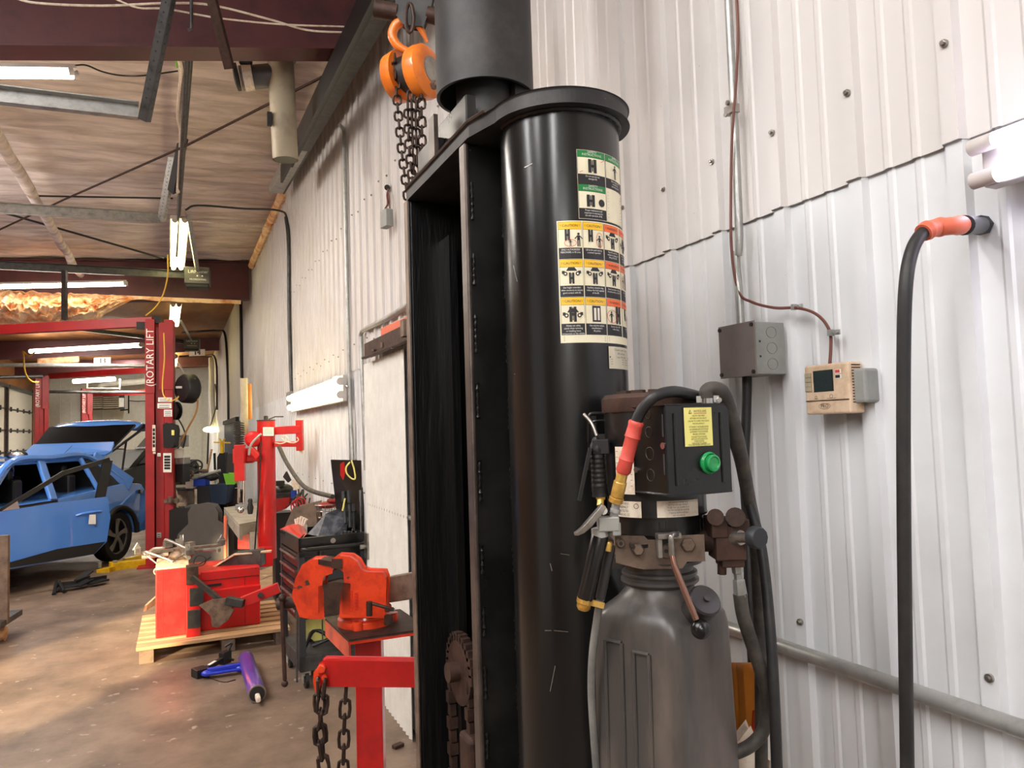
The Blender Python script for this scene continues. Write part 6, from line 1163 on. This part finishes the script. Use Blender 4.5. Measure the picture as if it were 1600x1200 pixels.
mb = MB(); a, b = Wl(575, 548, .07), Wl(650, 515, .07); mb.bar(a, b, .05, .09); mb.bar(a+V((-.03, 0, -.05)), b+V((-.03, 0, -.05)), .03, .015); part('rail', mb, 'rust_steel', t, bev=.003)
mb = MB(); a, b = Wl(600, 522, .06), Wl(650, 501, .06); mb.bar(a, b, .04, .07); part('wood_block', mb, 'sleeve_orange', t, bev=.003)
mb = MB(); mb.box(Wl(635, 513, .10), (.05, .06, .09)); mb.cyl(Wl(614, 545, .1), Wl(614, 538, .1), .012, n=8); mb.cyl(Wl(597, 543, .1), Wl(597, 535, .1), .010, n=8); mb.cyl(Wl(582, 547, .12), Wl(582, 547, .05), .01, n=8); part('bolts', mb, 'dirty_steel', t)
mb = MB(); mb.tube(smooth([C(436, 698, 6.6), C(448, 723, 6.5), C(470, 755, 6.2), C(490, 768, 5.9), C(520, 776, 5.5)], 6), .018, 10); one('sagging_hose', mb, 'rubber_dusty', 'brown grey hose sagging from the changer arm to the open cart lid', 'hose')
t = thing('far_lamp', 'bright work lamp on a pale post at the far end of the wall', 'lamp', C(330, 673, 24)); mb = MB(); mb.cyl(C(330, 560, 25.0), C(333, 672, 24.), .09, n=10); part('post', mb, 'door_panel', t); mb = MB(); mb.ball(C(331, 671, 24), .17, 12, (1.6, 1, .6)); part('lamp_head', mb, 'tube_warm', t); mb = MB(); mb.tube(smooth([C(336, 600, 24.5), C(339, 628, 24.3), C(333, 652, 24), C(328, 668, 24)], 4), .02, 6); mb.tube([C(326, 675, 24), C(324, 725, 24)], .03, 6); part('lamp_cord', mb, 'trim_black', t)
for lab, P in (('dark pipe bending from the ceiling down the far wall', [on(2, 4.5, 285, 520), on(2, 4.5, 310, 518), on(2, 4.5, 340, 517), Wl(352, 525, .06), Wl(356, 600, .06), Wl(357, 660, .06)]), ('thin dark pipe bending down the far wall behind sign 14', [C(280, 557, 23.5), C(318, 556, 24), Wl(337, 562, .12), Wl(339, 640, .12)]), ('straight dark pipe down the wall behind the changer', [Wl(376, 465, .05), Wl(377, 530, .05), Wl(378, 592, .05)])):
    mb = MB(); mb.tube(smooth(P, 5), .03, 8); one('down_pipe', mb, 'trim_black', lab, 'pipe')
# ================================================================== BACKGROUND CLUTTER along the wall
t = thing('grey_sedan', 'dark grey sedan with open boot behind the blue car', 'car', C(205, 770, 17))
sd_o = C(202, 795, 19.5); sd_o = V((sd_o.x, sd_o.y, 0)); sf = V((-.46, -.888, 0)).normalized(); sl_ = V((.888, -.46, 0)).normalized()
def SP(x, y, z): return sd_o+sf*x+sl_*y+Z*z
mb = MB(); mb.poly3([SP(x, -.85, z) for x, z in ((2.2, .3), (2.3, .7), (1.6, .9), (.9, .98), (-1.0, 1.02), (-1.9, 1.0), (-2.1, .85), (-2.15, .35))], sl_*1.7); part('body', mb, 'car_dark', t, bev=.05, seg=3)
mb = MB(); mb.poly3([SP(x, -.62, z) for x, z in ((1.0, .95), (.35, 1.35), (-.1, 1.42), (-.8, 1.38), (-1.6, 1.0))], sl_*1.24); part('roof', mb, 'car_dark', t, bev=.06, seg=3)
mb = MB(); 
mb.poly3([SP(x, .625, z) for x, z in ((.75, 1.0), (.3, 1.28), (-.05, 1.34), (-.08, 1.0))], sl_*.012); mb.poly3([SP(x, .625, z) for x, z in ((-.14, 1.0), (-.12, 1.34), (-.7, 1.30), (-.85, 1.03))], sl_*.012); mb.poly3([SP(x, .625, z) for x, z in ((-.92, 1.04), (-.82, 1.26), (-1.3, 1.06))], sl_*.012); part('side_glass', mb, 'glass', t)
mb = MB(); mb.poly3([SP(-1.25, -.6, 1.3), SP(-1.25, .6, 1.3), SP(-1.95, .6, 1.72), SP(-1.95, -.6, 1.72)], sf*.04+Z*.03); part('boot_lid', mb, 'car_dark', t, bev=.02)
for x in (1.35, -1.35):
    mb = MB(); mb.lathe(SP(x, .74, .32), sl_, [(.2, 0), (.32, .01), (.32, .16), (.2, .17)], 24); part('wheel', mb, 'tire', t)
mb = MB(); mb.box(SP(-.1, .3, 1.45), (.35, .12, .06)); part('roof_light', mb, 'chrome', t, bev=.01)
DC = 11.2
t = thing('car_seat', 'loose grey fabric car seat with headrest standing behind the tyre changer', 'car seat', V((C(315, 860, 9).x, C(315, 860, 9).y, 0)))
DS = 8.6
mb = MB(); mb.prism([(286, 925), (280, 860), (284, 838), (298, 824), (340, 820), (350, 826), (351, 925)], lambda u, v: C(u, v, DS), fx*.18); part('backrest', mb, 'fabric_grey', t, bev=.05, seg=4)
mb = MB(); mb.prism([(299, 819), (298, 802), (303, 794), (318, 791), (331, 793), (336, 802), (336, 820)], lambda u, v: C(u, v, DS+.02), fx*.13); part('headrest', mb, 'fabric_grey', t, bev=.035, seg=4)
mb = MB()
for x in (305, 329): mb.cyl(C(x, 826, DS+.05), C(x, 816, DS+.05), .012, n=8)
part('headrest_post', mb, 'chrome', t)
mb = MB(); mb.prism([(268, 905), (268, 800), (277, 797), (296, 798), (290, 822), (286, 905)], lambda u, v: C(u, v, DS+.3), fx*.4); one('loose_cushion', mb, 'trim_black', 'black car seat cushion behind the grey fabric seat', 'car seat', bev=.03)
t = thing('grey_workbench', 'grey metal work table with worn top behind the tyre changer column', 'table', V((C(400, 860, 8.2).x, C(400, 860, 8.2).y, 0)))
tzz = C(375, 805, 8.3).z
A_, B_, C_, D_ = on(2, tzz, 350, 793), on(2, tzz, 374, 819), on(2, tzz, 455, 803), on(2, tzz, 428, 782)
mb = MB(); mb.poly3([A_, B_, C_, D_], -Z*.03); part('top', mb, 'table_grey', t, bev=.004)
mb = MB(); mb.poly3([A_-Z*.03, B_-Z*.03, B_-Z*.16, A_-Z*.14], V((.03, .02, 0))); mb.poly3([B_-Z*.03, C_-Z*.03, C_-Z*.12, B_-Z*.12], V((0, .03, 0))); part('apron', mb, 'table_grey', t)
for P_ in (A_.lerp(B_, .2), B_+V((.1, .05, 0)), C_+V((-.05, .05, 0))):
    mb = MB(); mb.box((P_.x+.04, P_.y+.04, (tzz-.1)/2), (.07, .07, tzz-.1)); part('leg', mb, 'table_grey', t)
mb = MB(); p_ = C(352.5, 868, 8.0); mb.cyl(C(352, 806, 8.0), V((p_.x, p_.y, 0)), .016, n=8); one('wooden_stick', mb, 'sleeve_orange', 'orange brown wooden stick leaning before the grey table', 'stick')
def blob(name, lab, cat, x0, y0, x1, y1, dd3, m_, dep=.2, bev=.01, taper=0, grp=None):
    mb = MB(); mb.prism([(x0, y0), (x1, y0), (x1-taper, y1), (x0+taper, y1)], lambda u, v: C(u, v, dd3), fx*dep); return one(name, mb, m_, lab, cat, grp, bev=bev)
blob('storage_tub', 'dark blue plastic tub with black rim standing beyond the grey table', 'tub', 328, 758, 354, 787, 10.5, 'bin_blue', .3, taper=2)
blob('storage_box', 'dark box with yellow sticker left of the blue tub', 'box', 309, 760, 327, 786, 10.6, 'charcoal', .25)
blob('green_tray', 'lime green plastic tray tilted on top of the far clutter', 'tray', 350, 741, 370, 756, 10.4, 'lime', .2, taper=4)
blob('cardboard_box', 'red brown printed carton on the shelf behind the changer shaft', 'box', 354, 768, 372, 787, 10.8, 'rust_steel', .25)
blob('paper_carton', 'tan carton under the shelf by the near red post', 'box', 278, 767, 292, 790, 11.4, 'beige', .25)
blob('blue_case', 'small royal blue case on the far bench', 'case', 301, 750, 320, 759, 10.6, 'blue_bright', .15)
blob('white_bottle', 'small white bottle on the far bench shelf', 'bottle', 292, 751, 300, 761, 10.6, 'white', .08, .02)
t = thing('spray_bottle', 'white spray bottle standing behind the blue tub', 'bottle', C(338, 757, 10.3)); mb = MB(); mb.lathe(C(338, 757.5, 10.9), Z, [(.035, 0), (.035, .07), (.012, .1), (.012, .12)], 12); mb.box(C(337.5, 741, 10.9), (.05, .02, .02)); part('bottle', mb, 'white', t)
t = thing('far_bench', 'dark low bench carrying car parts along the wall beyond the changer', 'bench', V((C(320, 800, 11).x, C(320, 800, 11).y, 0)))
bz_ = C(300, 761, 11).z; mb = MB(); mb.poly3([C(268, 762, 10.8), C(305, 761, 10.8), C(372, 757, 11.0), C(372, 754, 12.2), C(268, 758, 12.4)], -Z*.03); part('top', mb, 'galv_dark', t)
mb = MB(); 
for x in (272, 312, 368): p = C(x, 770, 11.1); mb.box((p.x, p.y, bz_/2-.03), (.06, .06, bz_-.04))
part('leg', mb, 'trim_black', t)
mb = MB(); p = C(325, 800, 11.6); mb.box((p.x, p.y, .33), (.8, .5, .6), .1); part('lower_panel', mb, 'trim_black', t)
t = thing('steering_wheel', 'black steering wheel lying tilted on the far bench', 'steering wheel', C(305, 730, 10.8)); c_ = C(305, 729, 10.8); mb = MB(); e1, e2 = RT, (Z*.8+FW*.5).normalized(); mb.tube([c_+e1*.10*math.cos(a*math.tau/28)+e2*.105*math.sin(a*math.tau/28) for a in range(28)], .013, 8, closed=True); part('rim', mb, 'trim_black', t)
mb = MB(); mb.ball(c_, .035, 12); mb.bar(c_, c_+e1*.1, .02, .02); mb.bar(c_, c_-e1*.1, .02, .02); mb.bar(c_, c_-e2*.1, .02, .02, FW); part('hub', mb, 'trim_black', t)
random.seed(21)
mb = MB(); mb.cyl(C(300, 748, 10.6), C(345, 735, 10.8), .022, n=8); mb.cyl(C(296, 744, 10.7), C(322, 741, 10.7), .02, n=8); one('drive_shaft', mb, 'galv', 'long silver shaft lying slanted on the far bench', 'car part')
mb = MB(); mb.tube(smooth([C(294, 746, 10.6), C(301, 742, 10.6), C(299, 736, 10.6), C(294, 739, 10.6)], 4), .02, 8); mb.ball(C(318, 736, 10.7), .06, 10, (1.2, .6, .5)); one('steering_linkage', mb, 'dirty_steel', 'bent grey linkage beside the silver shaft', 'car part')
mb = MB(); mb.ball(C(330, 745, 10.8), .09, 12, (1.3, .8, .7)); mb.ball(C(314, 748, 10.8), .07, 12, (1.4, .8, .6)); one('engine_part', mb, 'dirty_plastic', 'dark rounded engine part on the far bench', 'car part')
t = thing('jack_stand', 'black and yellow tall stand tool behind the far bench', 'stand', C(347, 715, 11.5)); mb = MB(); mb.poly3([C(338, 868, 11.4), C(340, 715, 11.4), C(344, 708, 11.4), C(351, 708, 11.4), C(356, 868, 11.4)], fx*.1); mb.tube([C(336, 734, 11.4), C(335, 708, 11.4)], .02, 8); part('legs', mb, 'trim_black', t, bev=.01)
mb = MB(); mb.tube([C(347, 708, 11.4), C(347, 690, 11.4)], .03, 8); mb.tube([C(347, 692, 11.4), C(343, 685, 11.4)], .012, 6); mb.tube([C(347, 692, 11.4), C(351, 685, 11.4)], .012, 6); mb.tube([C(334, 691, 11.4), C(360, 692, 11.4)], .012, 6); part('mast', mb, 'yellow', t)
mb = MB(); p_ = C(310, 750, 11.2); mb.tube([C(331, 702, 11.5), V((p_.x-.1, p_.y+.3, 0))], .018, 6); one('broom_handle', mb, 'wood', 'slanted wooden handle leaning at the far wall', 'handle')
blob('dark_jacket', 'dark cloth hanging behind the square red sleeve', 'cloth', 357, 712, 368, 760, 10.9, 'fabric_grey', .1, .02)
wa_, wb_ = Wl(372, 665, .03), Wl(352, 712, .03); mb = MB(); mb.bx(WX-.05, WX-.01, wa_.y, wb_.y, wb_.z, 2.0); wn = struct('window_1', mb, 'bin_blue'); mb = MB(); mb.bx(WX-.09, WX-.02, wa_.y-.15, wa_.y, wb_.z, 2.1); mb.bx(WX-.09, WX-.02, wa_.y, wb_.y, 2.0, 2.1); part('window_frame', mb, 'trim_black', wn)
# engine, red machine and wires between the column and the cart
t = thing('small_engine', 'black small engine with grey shroud on a red base behind the changer column', 'engine', C(447, 770, 7.6)); mb = MB(); mb.ball(C(444, 765, 7.6), .085, 14, (1.1, .8, .7)); mb.box(C(444, 774, 7.5), (.17, .14, .05)); part('shroud', mb, 'dirty_plastic', t)
mb = MB(); mb.box(C(437, 755, 7.5), (.09, .09, .05)); mb.poly3([C(443, 745, 7.5), C(447, 738, 7.5), C(453, 750, 7.5), C(450, 753, 7.5)], fx*.03); mb.box(C(446, 783, 7.5), (.2, .12, .05)); part('air_box', mb, 'trim_black', t, bev=.006)
mb = MB(); mb.poly3([C(431, 780, 7.4), C(452, 778, 7.4), C(450, 788, 7.4), C(440, 796, 7.4), C(431, 800, 7.4)], fx*.15); part('red_base', mb, 'lift_red', t, bev=.006); p_ = C(443, 790, 7.6); mb = MB(); mb.box((p_.x, p_.y+.1, p_.z/2-.03), (.18, .25, p_.z-.08)); part('stand', mb, 'trim_black', t)
blob('blue_can', 'small blue can beside the black engine', 'can', 456, 768, 460, 777, 7.4, 'blue_bright', .05, .01)
blob('white_board', 'pale small board standing beside the black engine', 'board', 456, 750, 467, 768, 7.9, 'paper', .03, .002)
mb = MB()
for k in range(9):
    x = 461+random.uniform(0, 22); mb.tube(smooth([C(x, 770+random.uniform(-6, 6), 7.2), C(x-4+random.uniform(-6, 6), 785, 7.1), C(x+random.uniform(-4, 6), 800, 7.1), C(x+4, 778, 7.15)], 5), .008, 6)
one('wire_harness', mb, 'rubber', 'tangle of dark wires hanging beyond the cart', 'wire harness')
mb = MB(); 
for k in range(3): c_ = C(462+k*4, 792-k*3, 7.0); mb.tube([c_+RT*.045*math.cos(a*math.tau/16)+UP*.06*math.sin(a*math.tau/16) for a in range(16)], .006, 6, closed=True)
one('red_wires', mb, 'bright_red', 'bundle of red wire loops in front of the wire tangle', 'wire')
mb = MB(); c_ = C(481, 797, 6.9); mb.tube([c_+RT*.055*math.cos(a*math.tau/20)+UP*.055*math.sin(a*math.tau/20) for a in range(20)], .005, 6, closed=True); one('wire_ring', mb, 'galv', 'silver wire ring below the wire tangle', 'wire')
mb = MB(); mb.prism([(450, 825), (462, 798), (488, 792), (490, 826)], lambda u, v: C(u, v, 6.3), fx*.2); one('brown_cloth', mb, 'wood_grey', 'brown grey cloth cover beyond the red socket tray', 'cloth', bev=.03)
for k, (x, lab) in enumerate(((381, 'red bottle under the grey table, left one'), (401, 'orange red tool case under the grey table'))):
    blob('red_case' if k else 'red_bottle', lab, 'case' if k else 'bottle', x-7, 855, x+8+k*6, 828 if k == 0 else 838, 8.6, 'bright_red', .15, .02)
